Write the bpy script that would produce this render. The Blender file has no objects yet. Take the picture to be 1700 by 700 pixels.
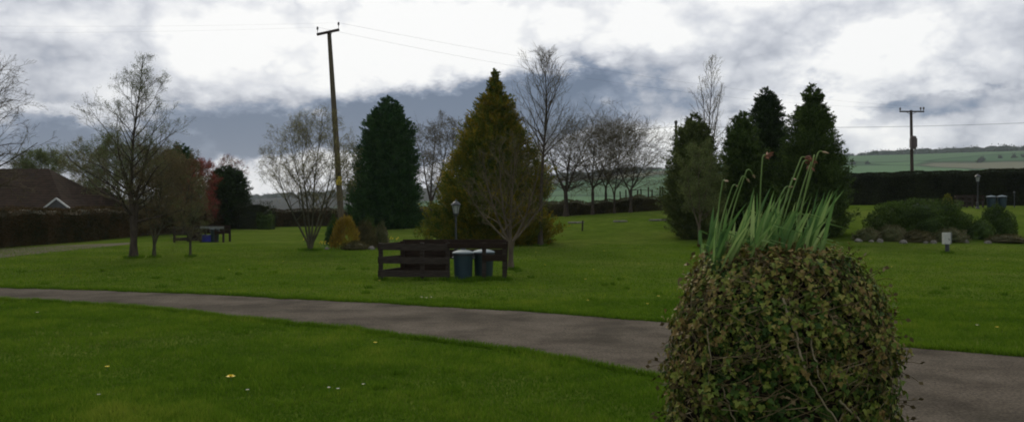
import bpy, math, random
import numpy as np
from math import pi, sin, cos, radians, atan2
rng = np.random.default_rng(7)
random.seed(7)
sc = bpy.context.scene
col = sc.collection

# ------------------------------------------------------------------ camera
EYE = 1.70
F = 1500.0                                  # focal length in photo pixels (1700 wide)
HOR = 338.0
TH = -math.atan((350 - HOR) / F)
cam_d = bpy.data.cameras.new('camera')
cam = bpy.data.objects.new('camera', cam_d); col.objects.link(cam)
cam.location = (0, 0, EYE)
cam.rotation_euler = (pi / 2 + TH, 0, 0)
cam_d.sensor_width = 36; cam_d.lens = 36 * F / 1700
cam_d.clip_start = 0.05; cam_d.clip_end = 12000
sc.camera = cam

# ------------------------------------------------------------------ render look
sc.view_settings.view_transform = 'Standard'
sc.view_settings.look = 'None'
sc.view_settings.gamma = 1.0
sc.view_settings.exposure = 0.0
sc.render.engine = 'CYCLES'
sc.cycles.use_denoising = True
sc.cycles.filter_width = 1.9
sc.cycles.max_bounces = 6
sc.cycles.volume_bounces = 1
sc.cycles.sample_clamp_indirect = 6

# ------------------------------------------------------------------ world: thin blue sky behind heavy broken cloud
SUN_EL, SUN_AZ = radians(34), radians(-14)    # behind the clouds, ahead of the camera and a little left
w = bpy.data.worlds.new('World'); sc.world = w; w.use_nodes = True
nt = w.node_tree; N = nt.nodes; L = nt.links
N.clear()
wout = N.new('ShaderNodeOutputWorld'); bg = N.new('ShaderNodeBackground')
bg.inputs['Strength'].default_value = 0.1
L.new(bg.outputs[0], wout.inputs[0])
sky = N.new('ShaderNodeTexSky'); sky.sky_type = 'NISHITA'; sky.sun_disc = False
sky.sun_elevation = SUN_EL; sky.sun_rotation = SUN_AZ
tc = N.new('ShaderNodeTexCoord')
sep = N.new('ShaderNodeSeparateXYZ'); L.new(tc.outputs['Generated'], sep.inputs[0])
def wm(op, a, b=None, c=None, clamp=False):
    n = N.new('ShaderNodeMath'); n.operation = op; n.use_clamp = clamp
    for i, v in enumerate((a, b, c)):
        if v is None: continue
        if isinstance(v, (int, float)): n.inputs[i].default_value = v
        else: L.new(v, n.inputs[i])
    return n.outputs[0]
az = wm('ARCTAN2', sep.outputs[0], sep.outputs[1])
el = wm('ARCSINE', sep.outputs[2])
def sky_noise(scale, detail, rough, sx=1, sz=1, off=(0, 0, 0)):
    mp = N.new('ShaderNodeMapping'); mp.inputs['Scale'].default_value = (sx, sx, sz); mp.inputs['Location'].default_value = off
    L.new(tc.outputs['Generated'], mp.inputs[0])
    n = N.new('ShaderNodeTexNoise'); n.inputs['Scale'].default_value = scale
    n.inputs['Detail'].default_value = detail; n.inputs['Roughness'].default_value = rough
    L.new(mp.outputs[0], n.inputs['Vector'])
    return n
wa = sky_noise(6, 9, .66, 1, 2.0)
wsep = N.new('ShaderNodeSeparateColor'); L.new(wa.outputs['Color'], wsep.inputs[0])
az2 = wm('ADD', az, wm('MULTIPLY', wm('SUBTRACT', wsep.outputs[0], .5), .22))
el2 = wm('ADD', el, wm('MULTIPLY', wm('SUBTRACT', wsep.outputs[1], .5), .13))
cmb = N.new('ShaderNodeCombineXYZ'); L.new(az2, cmb.inputs[0]); L.new(el2, cmb.inputs[1])
def ang(px, py):
    u = (px - 850) / F; v = (HOR - py) / F
    return math.atan(u), math.atan(v / math.sqrt(1 + u * u))
# soft masses of cloud: centre, half sizes (photo pixels turned into angles), tilt, strength
CL = [
 (300, -60, 1300, 190, 0, .26), (520, 110, 330, 95, -8, .20), (740, 90, 280, 80, -14, .24), (60, 60, 130, 90, 0, -.06),
 (610, 40, 420, 80, 0, .12),
 (240, 235, 480, 60, -3, -.36), (480, 205, 260, 74, -6, -.27), (60, 262, 200, 34, 0, -.36), (640, 190, 200, 50, -8, -.2),
 (120, 190, 110, 20, 3, .36), (760, 190, 340, 60, -8, -.46), (900, 165, 260, 55, -14, -.22),
 (430, 300, 240, 36, -3, .52), (1090, 262, 150, 55, -6, .40), (960, 210, 160, 24, 4, .14),
 (1180, 90, 330, 42, -10, -.06), (1300, 30, 340, 40, -6, -.02), (1000, 120, 260, 30, -12, -.08), (1350, 30, 520, 110, -4, .20), (1560, 90, 260, 70, 0, .10),
 (1400, 130, 190, 62, -18, .40), (1330, 185, 110, 40, 0, .28), (1640, 70, 160, 60, -8, -.06), (1610, 120, 120, 34, -10, .12),
 (1120, 190, 110, 26, -8, -.12), (1340, 150, 60, 20, -14, -.30),
 (1560, 178, 220, 20, -9, -.16), (1380, 196, 150, 16, -6, -.10),
 (1560, 236, 320, 30, -3, .10), (700, 262, 320, 40, 0, .05),
]
acc = None
for (px, py, rx, ry, rot, amp) in CL:
    a, e = ang(px, py)
    mp = N.new('ShaderNodeMapping'); mp.vector_type = 'TEXTURE'
    mp.inputs['Location'].default_value = (a, e, 0)
    mp.inputs['Rotation'].default_value = (0, 0, radians(-rot))
    mp.inputs['Scale'].default_value = (rx / F, ry / F, 1)
    L.new(cmb.outputs[0], mp.inputs[0])
    ln = N.new('ShaderNodeVectorMath'); ln.operation = 'LENGTH'; L.new(mp.outputs[0], ln.inputs[0])
    mr = N.new('ShaderNodeMapRange'); mr.interpolation_type = 'SMOOTHSTEP'
    mr.inputs['From Min'].default_value = 1.25; mr.inputs['From Max'].default_value = .35
    mr.inputs['To Min'].default_value = 0; mr.inputs['To Max'].default_value = 1
    L.new(ln.outputs['Value'], mr.inputs['Value'])
    acc = wm('MULTIPLY_ADD', mr.outputs[0], amp, acc if acc is not None else 0.52)
fb = sky_noise(5.5, 9, .58, 1, 2.2, (3, 1, 0))
fb2 = sky_noise(13, 10, .60, 1, 1.5, (1, 5, 2))
fb3 = sky_noise(9, 5, .5, 1, 1.7, (7, 2, 4))
fb4 = sky_noise(20, 4, .5, 1, 1.5, (2, 9, 4))
acc = wm('ADD', acc, wm('MULTIPLY', wm('SUBTRACT', fb.outputs[0], .5), .60))
acc = wm('ADD', acc, wm('MULTIPLY', wm('SUBTRACT', fb2.outputs[0], .5), .38))
acc = wm('ADD', acc, wm('SUBTRACT', wm('MULTIPLY', wm('ABSOLUTE', wm('SUBTRACT', fb3.outputs[0], .5)), 2.0), .14))     # rounded billows
acc = wm('ADD', acc, wm('SUBTRACT', wm('MULTIPLY', wm('ABSOLUTE', wm('SUBTRACT', fb4.outputs[0], .5)), .9), .06))
ramp = N.new('ShaderNodeValToRGB'); L.new(acc, ramp.inputs[0])
cr = ramp.color_ramp; cr.interpolation = 'LINEAR'
stops = [(0, (.105, .150, .235)), (.24, (.215, .265, .365)), (.45, (.45, .475, .54)), (.68, (.68, .70, .75)), (.86, (.86, .87, .89)), (1, (1.0, 1.0, .99))]
while len(cr.elements) < len(stops): cr.elements.new(.5)
for e_, (p, c) in zip(cr.elements, stops): e_.position = p; e_.color = (*c, 1)
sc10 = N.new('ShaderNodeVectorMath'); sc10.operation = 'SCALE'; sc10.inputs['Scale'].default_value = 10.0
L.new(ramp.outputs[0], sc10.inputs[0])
# sky above the frame is brightened, unseen, to add light over the scene
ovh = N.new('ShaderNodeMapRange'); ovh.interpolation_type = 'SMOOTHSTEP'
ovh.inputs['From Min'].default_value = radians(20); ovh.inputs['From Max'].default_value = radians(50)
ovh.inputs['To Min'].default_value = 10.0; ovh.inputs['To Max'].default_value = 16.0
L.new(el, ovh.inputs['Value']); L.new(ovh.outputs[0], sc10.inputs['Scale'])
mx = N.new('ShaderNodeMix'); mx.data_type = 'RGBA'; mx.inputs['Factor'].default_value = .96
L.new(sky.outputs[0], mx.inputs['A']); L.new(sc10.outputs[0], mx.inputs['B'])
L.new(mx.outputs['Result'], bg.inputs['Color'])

sun_d = bpy.data.lights.new('sun', 'SUN'); sun_d.energy = 1.8; sun_d.angle = radians(22); sun_d.color = (1, .92, .76)
sun = bpy.data.objects.new('sun', sun_d); col.objects.link(sun)
sun.rotation_euler = (-(pi / 2 - SUN_EL), 0, -SUN_AZ)   # light travels from the sun towards the camera
sun.location = (0, 0, 60)

# ------------------------------------------------------------------ pixel geometry and terrain
_c, _s = cos(TH), sin(TH)
def ray(px, py):
    u = (px - 850) / F; v = (350 - py) / F
    return np.array((u, _c - v * _s, _s + v * _c))
def P(px, py, Y):
    d = ray(px, py); t = Y / d[1]
    return np.array((d[0] * t, Y, EYE + d[2] * t))
def ss(a, b, x):
    t = np.clip((np.asarray(x, float) - a) / (b - a), 0, 1); return t * t * (3 - 2 * t)
RU = [-3.0, -.8, -.57, -.29, -.20, -.10, .07, .17, .37, .57, .9, 3.0]
RP = [322, 326, 331, 330, 323, 313, 293, 282, 262, 252, 250, 300]
def zg(x, y):
    x = np.asarray(x, float); y = np.asarray(y, float)
    r = np.sqrt(x * x + y * y)
    z = 1.6 * ss(-14, 20, x) * ss(32, 56, y)
    yy = np.where(y > 1, y, 1)
    u = np.where(y > 1, x / yy, 3.0 * np.sign(x))
    pr = np.interp(u, RU, RP)
    R = 1500.0
    zr = EYE + (HOR - pr) / F * R / np.sqrt(1 + np.minimum(np.abs(u), 3.) ** 2)
    t = ss(70, 240, r)
    s = np.clip((r - 260) / (R - 260), 0, 1)
    hill = -9 + (zr + 9) * (0.25 * s + 0.75 * s * s * (3 - 2 * s)) + 2.5 * np.sin(x / 90.) * np.sin(y / 120. + 1) * np.clip(s * 4, 0, 1) * (1 - s)
    hill = np.where(r > R, zr - (r - R) * .05, hill)
    return z * (1 - t) + hill * t
def G(px, py, ymax=75.):
    d = ray(px, py); Y = 2.0; step = .05
    while Y < ymax:
        p = d * (Y / d[1])
        if EYE + p[2] <= float(zg(p[0], p[1])): break
        Y += step
    p = d * (Y / d[1])
    return np.array((p[0], p[1], float(zg(p[0], p[1]))))
def on(px, Y, py=360):
    x = (px - 850) / F * Y
    return np.array((x, Y, float(zg(x, Y))))
def ztop(py, Y): return EYE + (HOR - py) / F * Y

# ------------------------------------------------------------------ materials
MATS = {}
def newmat(name):
    m = bpy.data.materials.new(name); m.use_nodes = True
    return m, m.node_tree.nodes, m.node_tree.links, m.node_tree.nodes['Principled BSDF']
def ramp_node(n, cols):
    r = n.new('ShaderNodeValToRGB'); e = r.color_ramp.elements
    while len(e) < len(cols): e.new(.5)
    for el_, (p, c) in zip(e, cols): el_.position = p; el_.color = (*c, 1)
    return r
def solid(name, c1, c2=None, scale=8, rough=.7, bump=0, metallic=0, stretch=(1, 1, 1), detail=5):
    if name in MATS: return MATS[name]
    m, n, l, b = newmat(name)
    c2 = c2 or tuple(x * .7 for x in c1)
    t = n.new('ShaderNodeTexCoord'); mp = n.new('ShaderNodeMapping'); mp.inputs['Scale'].default_value = stretch
    l.new(t.outputs['Object'], mp.inputs[0])
    no = n.new('ShaderNodeTexNoise'); no.inputs['Scale'].default_value = scale; no.inputs['Detail'].default_value = detail
    l.new(mp.outputs[0], no.inputs['Vector'])
    r = ramp_node(n, [(.3, c2), (.7, c1)]); l.new(no.outputs[0], r.inputs[0])
    l.new(r.outputs[0], b.inputs['Base Color'])
    b.inputs['Roughness'].default_value = rough; b.inputs['Metallic'].default_value = metallic
    if rough > .8: b.inputs['Specular IOR Level'].default_value = .08
    if bump:
        bp = n.new('ShaderNodeBump'); bp.inputs['Strength'].default_value = bump; bp.inputs['Distance'].default_value = .02
        l.new(no.outputs[0], bp.inputs['Height']); l.new(bp.outputs[0], b.inputs['Normal'])
    MATS[name] = m; return m
def leafmat(name, cols, scale=1.5, trans=.25, rough=.7, spec=.08):
    """tone attribute (per face, random by clump) + noise picks the leaf colour"""
    if name in MATS: return MATS[name]
    m, n, l, b = newmat(name)
    a = n.new('ShaderNodeAttribute'); a.attribute_name = 'tone'
    t = n.new('ShaderNodeTexCoord')
    no = n.new('ShaderNodeTexNoise'); no.inputs['Scale'].default_value = scale; no.inputs['Detail'].default_value = 3
    l.new(t.outputs['Object'], no.inputs['Vector'])
    ma = n.new('ShaderNodeMath'); ma.operation = 'MULTIPLY_ADD'; ma.inputs[1].default_value = .9
    l.new(no.outputs[0], ma.inputs[0])
    mb_ = n.new('ShaderNodeMath'); mb_.operation = 'MULTIPLY_ADD'; mb_.inputs[1].default_value = .75; mb_.inputs[2].default_value = -.325
    l.new(a.outputs['Fac'], mb_.inputs[0]); l.new(mb_.outputs[0], ma.inputs[2])
    k = len(cols)
    r = ramp_node(n, [(.15 + .7 * i / max(1, k - 1), c) for i, c in enumerate(cols)]); l.new(ma.outputs[0], r.inputs[0])
    l.new(r.outputs[0], b.inputs['Base Color']); b.inputs['Roughness'].default_value = rough
    b.inputs['Specular IOR Level'].default_value = spec
    if trans:
        tr = n.new('ShaderNodeBsdfTranslucent'); l.new(r.outputs[0], tr.inputs['Color'])
        mxs = n.new('ShaderNodeMixShader'); mxs.inputs[0].default_value = trans
        l.new(b.outputs[0], mxs.inputs[1]); l.new(tr.outputs[0], mxs.inputs[2])
        l.new(mxs.outputs[0], n['Material Output'].inputs['Surface'])
    MATS[name] = m; return m

M_bark = solid('bark', (.075, .060, .042), (.030, .024, .018), 14, .9, .6, stretch=(1, 1, .25))
M_barkgreen = solid('mossy_bark', (.085, .080, .045), (.035, .034, .020), 12, .9, .6, stretch=(1, 1, .25))
M_barkpale = solid('pale_bark', (.13, .105, .068), (.060, .048, .032), 10, .85, .5, stretch=(1, 1, .3))
M_twig = leafmat('bare_twigs', [(.050, .042, .022), (.095, .080, .040), (.13, .112, .058)], 2, .0, .9, .1)
M_twigpale = leafmat("pale_twigs", [(.055, .044, .022), (.095, .078, .040), (.125, .105, .056)], 2, .0, .9, .1)
M_pine = leafmat('dark_conifer_foliage', [(.012, .040, .010), (.027, .070, .016), (.050, .105, .026)], 1.2, .12)
M_pine2 = leafmat('green_conifer_foliage', [(.022, .042, .008), (.048, .082, .014), (.085, .128, .025)], 1.2, .14)
M_black = leafmat('deep_conifer_foliage', [(.012, .026, .008), (.026, .048, .012), (.045, .078, .020)], 1.2, .10)
M_gold = leafmat('golden_conifer_foliage', [(.035, .070, .009), (.115, .125, .012), (.27, .19, .014)], .40, .25)
M_olive = leafmat('olive_conifer_foliage', [(.038, .055, .014), (.078, .102, .026), (.13, .15, .042)], 1.0, .15)
M_bud = leafmat('spring_buds', [(.09, .085, .03), (.17, .16, .06), (.28, .26, .11)], 1.5, .35)
M_budolive = leafmat('olive_buds', [(.055, .072, .022), (.095, .12, .036), (.15, .18, .06)], 1.5, .3)
M_budbrown = leafmat('brown_buds', [(.065, .048, .022), (.11, .080, .034), (.15, .125, .048)], 1.5, .25)
M_red = leafmat('red_foliage', [(.11, .020, .016), (.22, .042, .030), (.30, .08, .05)], 1.5, .3)
M_beech = leafmat('beech_hedge_leaves', [(.022, .024, .007), (.056, .038, .014), (.085, .052, .020)], .8, .12)
M_yew = leafmat('clipped_hedge_leaves', [(.014, .019, .008), (.026, .034, .012), (.042, .050, .018)], .7, .08)
M_shrub = leafmat('shrub_leaves', [(.022, .040, .008), (.050, .085, .014), (.080, .125, .022)], 1.2, .2)
M_heath = leafmat('heather_leaves', [(.034, .034, .012), (.070, .060, .022), (.11, .098, .036)], 2, .15)
M_grey = leafmat('rock_garden_plants', [(.045, .055, .018), (.095, .092, .038), (.19, .165, .09)], 1.6, .15)
M_forsy = leafmat('golden_twigs', [(.11, .070, .012), (.21, .145, .018), (.30, .23, .03)], 2, .25)
M_ivy = leafmat('ivy_leaves', [(.024, .052, .008), (.048, .088, .012), (.090, .130, .018), (.155, .178, .030), (.200, .180, .038), (.17, .115, .036)], 3.2, .12, .6, .14)
M_dry = leafmat('dry_ivy_stems', [(.075, .055, .024), (.13, .10, .048), (.24, .20, .12)], 6, .05, .8)
M_daff = leafmat('daffodil_leaves', [(.060, .13, .035), (.125, .225, .060), (.26, .35, .12)], 4, .35, .5)
M_grass = leafmat('grass_blades', [(.046, .098, .007), (.088, .160, .011), (.170, .218, .024)], .5, .40, .8, .0)
M_yellow = solid('yellow_petals', (.85, .68, .03), (.70, .50, .02), 30, .6)
M_white = solid('white_petals', (.75, .75, .72), (.6, .6, .58), 30, .6)
M_wilt = solid('withered_petals', (.26, .115, .055), (.14, .055, .03), 60, .8)
M_papery = solid('papery_spathe', (.42, .30, .18), (.26, .17, .09), 60, .8)
M_fence = solid('weathered_fence_timber', (.034, .022, .014), (.010, .007, .005), 9, .85, .5, stretch=(.6, 6, 8))
M_fencegrey = solid('grey_fence_timber', (.056, .045, .034), (.016, .013, .010), 9, .85, .5, stretch=(.6, 6, 8))
M_pole = solid('pole_timber', (.13, .105, .070), (.060, .052, .034), 7, .85, .4, stretch=(4, 4, .3))
M_pole2 = solid('dark_pole_timber', (.070, .052, .045), (.035, .027, .024), 7, .85, .4, stretch=(4, 4, .3))
M_metal = solid('dark_metal', (.05, .055, .055), (.03, .033, .033), 12, .5, metallic=.3)
M_trafo = solid('transformer_paint', (.09, .060, .058), (.05, .035, .034), 6, .6)
M_ins = solid('insulator_porcelain', (.06, .045, .04), None, 12, .3)
M_bin = solid('teal_bin_plastic', (.005, .028, .036), (.003, .018, .025), 5, .45)
M_bingreen = solid('dark_green_bin_plastic', (.004, .024, .022), (.003, .016, .015), 5, .45)
M_lid = solid('grey_bin_lid', (.15, .19, .20), (.10, .13, .14), 6, .7)
M_blue = solid('blue_plastic', (.015, .020, .22), None, 5, .5)
M_lamp = solid('lamp_black_paint', (.022, .026, .024), None, 10, .5)
M_glass = solid('frosted_lamp_glass', (.34, .35, .33), (.25, .26, .25), 10, .25)
M_signwhite = solid('weathered_white_paint', (.50, .50, .44), (.33, .33, .28), 14, .6)
M_signgrey = solid('sign_edge_grey', (.14, .15, .13), None, 14, .6)
M_dark = solid('dark_mark', (.012, .014, .014), None, 10, .7)
M_warn = solid('yellow_warning_plate', (.55, .42, .03), (.42, .32, .02), 12, .5)
M_rock = solid('garden_stone', (.20, .185, .155), (.09, .085, .065), 7, .9, .7)
M_soil = solid('soil', (.045, .032, .022), (.025, .018, .012), 10, .95, .6)
M_brick = solid('bungalow_brick', (.22, .12, .08), (.15, .08, .06), 6, .85)
M_board = solid('white_bargeboard', (.55, .55, .52), (.42, .42, .40), 6, .6)
def tile_mat():
    m, n, l, b = newmat('roof_tiles')
    t = n.new('ShaderNodeTexCoord'); wv = n.new('ShaderNodeTexWave'); wv.bands_direction = 'Z'
    wv.inputs['Scale'].default_value = 2.2; wv.inputs['Distortion'].default_value = .6; wv.inputs['Detail'].default_value = 3
    no = n.new('ShaderNodeTexNoise'); no.inputs['Scale'].default_value = 3; no.inputs['Detail'].default_value = 6
    l.new(t.outputs['Object'], wv.inputs['Vector']); l.new(t.outputs['Object'], no.inputs['Vector'])
    r1 = ramp_node(n, [(.3, (.020, .014, .009)), (.7, (.044, .029, .019))]); l.new(no.outputs[0], r1.inputs[0])
    r2 = ramp_node(n, [(.05, (.45, .45, .45)), (.35, (1, 1, 1))]); l.new(wv.outputs[0], r2.inputs[0])
    mu = n.new('ShaderNodeMix'); mu.data_type = 'RGBA'; mu.blend_type = 'MULTIPLY'; mu.inputs['Factor'].default_value = 1
    l.new(r1.outputs[0], mu.inputs['A']); l.new(r2.outputs[0], mu.inputs['B']); l.new(mu.outputs['Result'], b.inputs['Base Color'])
    b.inputs['Roughness'].default_value = 1; b.inputs['Specular IOR Level'].default_value = .05
    return m
M_tile = tile_mat()
def lawn_mat():
    m, n, l, b = newmat('lawn_turf')
    t = n.new('ShaderNodeTexCoord')
    def no(scale, detail, st=(1, 1, 1)):
        mp = n.new('ShaderNodeMapping'); mp.inputs['Scale'].default_value = st; l.new(t.outputs['Object'], mp.inputs[0])
        x = n.new('ShaderNodeTexNoise'); x.inputs['Scale'].default_value = scale; x.inputs['Detail'].default_value = detail
        x.inputs['Roughness'].default_value = .62
        l.new(mp.outputs[0], x.inputs['Vector']); return x
    a, c, d = no(.22, 6), no(1.6, 6), no(22, 4, (1, .6, 1))
    r = ramp_node(n, [(.30, (.044, .078, .007)), (.50, (.066, .097, .014)), (.72, (.102, .122, .026))]); l.new(a.outputs[0], r.inputs[0])
    r2 = ramp_node(n, [(.30, (.55, .60, .5)), (.55, (1, 1, 1)), (.80, (1.45, 1.3, 1.2))]); l.new(c.outputs[0], r2.inputs[0])
    r3 = ramp_node(n, [(.30, (.55, .55, .55)), (.70, (1.3, 1.3, 1.2))]); l.new(d.outputs[0], r3.inputs[0])
    mu = n.new('ShaderNodeMix'); mu.data_type = 'RGBA'; mu.blend_type = 'MULTIPLY'; mu.inputs['Factor'].default_value = .8
    l.new(r.outputs[0], mu.inputs['A']); l.new(r2.outputs[0], mu.inputs['B'])
    mu2 = n.new('ShaderNodeMix'); mu2.data_type = 'RGBA'; mu2.blend_type = 'MULTIPLY'; mu2.inputs['Factor'].default_value = .8
    l.new(mu.outputs['Result'], mu2.inputs['A']); l.new(r3.outputs[0], mu2.inputs['B'])
    l.new(mu2.outputs['Result'], b.inputs['Base Color']); b.inputs['Roughness'].default_value = 1; b.inputs['Specular IOR Level'].default_value = .0
    bp = n.new('ShaderNodeBump'); bp.inputs['Strength'].default_value = .5; bp.inputs['Distance'].default_value = .04
    l.new(d.outputs[0], bp.inputs['Height']); l.new(bp.outputs[0], b.inputs['Normal'])
    return m
def field_mat():
    m, n, l, b = newmat('farmland')
    t = n.new('ShaderNodeTexCoord')
    mp = n.new('ShaderNodeMapping'); mp.inputs['Scale'].default_value = (.0055, .0042, 0); l.new(t.outputs['Object'], mp.inputs[0])
    wn = n.new('ShaderNodeTexNoise'); wn.inputs['Scale'].default_value = 1.1; l.new(mp.outputs[0], wn.inputs['Vector'])
    mxv = n.new('ShaderNodeMix'); mxv.data_type = 'RGBA'; mxv.inputs['Factor'].default_value = .35
    l.new(mp.outputs[0], mxv.inputs['A']); l.new(wn.outputs['Color'], mxv.inputs['B'])
    v = n.new('ShaderNodeTexVoronoi'); v.inputs['Scale'].default_value = 1.4; l.new(mxv.outputs['Result'], v.inputs['Vector'])
    e = n.new('ShaderNodeTexVoronoi'); e.feature = 'DISTANCE_TO_EDGE'; e.inputs['Scale'].default_value = 1.4; l.new(mxv.outputs['Result'], e.inputs['Vector'])
    sp = n.new('ShaderNodeSeparateColor'); l.new(v.outputs['Color'], sp.inputs[0])
    r = ramp_node(n, [(.0, (.058, .105, .052)), (.22, (.085, .145, .068)), (.40, (.052, .088, .048)), (.60, (.20, .27, .09)), (.70, (.075, .125, .062)), (.93, (.13, .13, .085))])
    r.color_ramp.interpolation = 'CONSTANT'
    l.new(sp.outputs[0], r.inputs[0])
    er = ramp_node(n, [(.012, (.35, .35, .35)), (.035, (1, 1, 1))]); l.new(e.outputs['Distance'], er.inputs[0])
    mu = n.new('ShaderNodeMix'); mu.data_type = 'RGBA'; l.new(er.outputs[0], mu.inputs['Factor'])
    mu.inputs['A'].default_value = (.022, .036, .02, 1); l.new(r.outputs[0], mu.inputs['B'])
    dt = n.new('ShaderNodeVectorMath'); dt.operation = 'DOT_PRODUCT'; dt.inputs[1].default_value = (-1.6, .9, 0); l.new(t.outputs['Object'], dt.inputs[0])
    ng = n.new('ShaderNodeTexNoise'); ng.inputs['Scale'].default_value = .006; ng.inputs['Detail'].default_value = 6; l.new(t.outputs['Object'], ng.inputs['Vector'])
    ad = n.new('ShaderNodeMath'); ad.operation = 'MULTIPLY_ADD'; ad.inputs[1].default_value = 500; l.new(ng.outputs[0], ad.inputs[0]); l.new(dt.outputs['Value'], ad.inputs[2])
    mr = n.new('ShaderNodeMapRange'); mr.inputs['From Min'].default_value = 1040; mr.inputs['From Max'].default_value = 1110; l.new(ad.outputs[0], mr.inputs['Value'])
    mm = n.new('ShaderNodeMix'); mm.data_type = 'RGBA'; l.new(mr.outputs[0], mm.inputs['Factor']); l.new(mu.outputs['Result'], mm.inputs['A']); mm.inputs['B'].default_value = (.052, .052, .045, 1)
    l.new(mm.outputs['Result'], b.inputs['Base Color']); b.inputs['Roughness'].default_value = 1; b.inputs['Specular IOR Level'].default_value = .0
    return m
def path_mat():
    m, n, l, b = newmat('worn_tarmac')
    t = n.new('ShaderNodeTexCoord')
    def no(scale, detail, off=0):
        mp = n.new('ShaderNodeMapping'); mp.inputs['Location'].default_value = (off, off, 0); l.new(t.outputs['Object'], mp.inputs[0])
        x = n.new('ShaderNodeTexNoise'); x.inputs['Scale'].default_value = scale; x.inputs['Detail'].default_value = detail
        x.inputs['Roughness'].default_value = .65; l.new(mp.outputs[0], x.inputs['Vector']); return x
    a, c, g = no(1.1, 10), no(38, 4), no(.9, 10, 7)
    r = ramp_node(n, [(.30, (.042, .035, .026)), (.48, (.076, .064, .048)), (.70, (.105, .090, .069))]); l.new(a.outputs[0], r.inputs[0])
    r2 = ramp_node(n, [(.32, (.45, .45, .45)), (.68, (1.5, 1.45, 1.4))]); l.new(c.outputs[0], r2.inputs[0])
    mu = n.new('ShaderNodeMix'); mu.data_type = 'RGBA'; mu.blend_type = 'MULTIPLY'; mu.inputs['Factor'].default_value = .9
    l.new(r.outputs[0], mu.inputs['A']); l.new(r2.outputs[0], mu.inputs['B'])
    r3 = ramp_node(n, [(.46, (0, 0, 0)), (.66, (.6, .6, .6))]); l.new(g.outputs[0], r3.inputs[0])   # darker patches
    m3 = n.new('ShaderNodeMix'); m3.data_type = 'RGBA'; l.new(r3.outputs[0], m3.inputs['Factor'])
    l.new(mu.outputs['Result'], m3.inputs['A']); m3.inputs['B'].default_value = (.020, .018, .012, 1)
    l.new(m3.outputs['Result'], b.inputs['Base Color']); b.inputs['Roughness'].default_value = 1; b.inputs['Specular IOR Level'].default_value = .04
    bp = n.new('ShaderNodeBump'); bp.inputs['Strength'].default_value = .6; bp.inputs['Distance'].default_value = .01
    l.new(c.outputs[0], bp.inputs['Height']); l.new(bp.outputs[0], b.inputs['Normal'])
    return m

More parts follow.
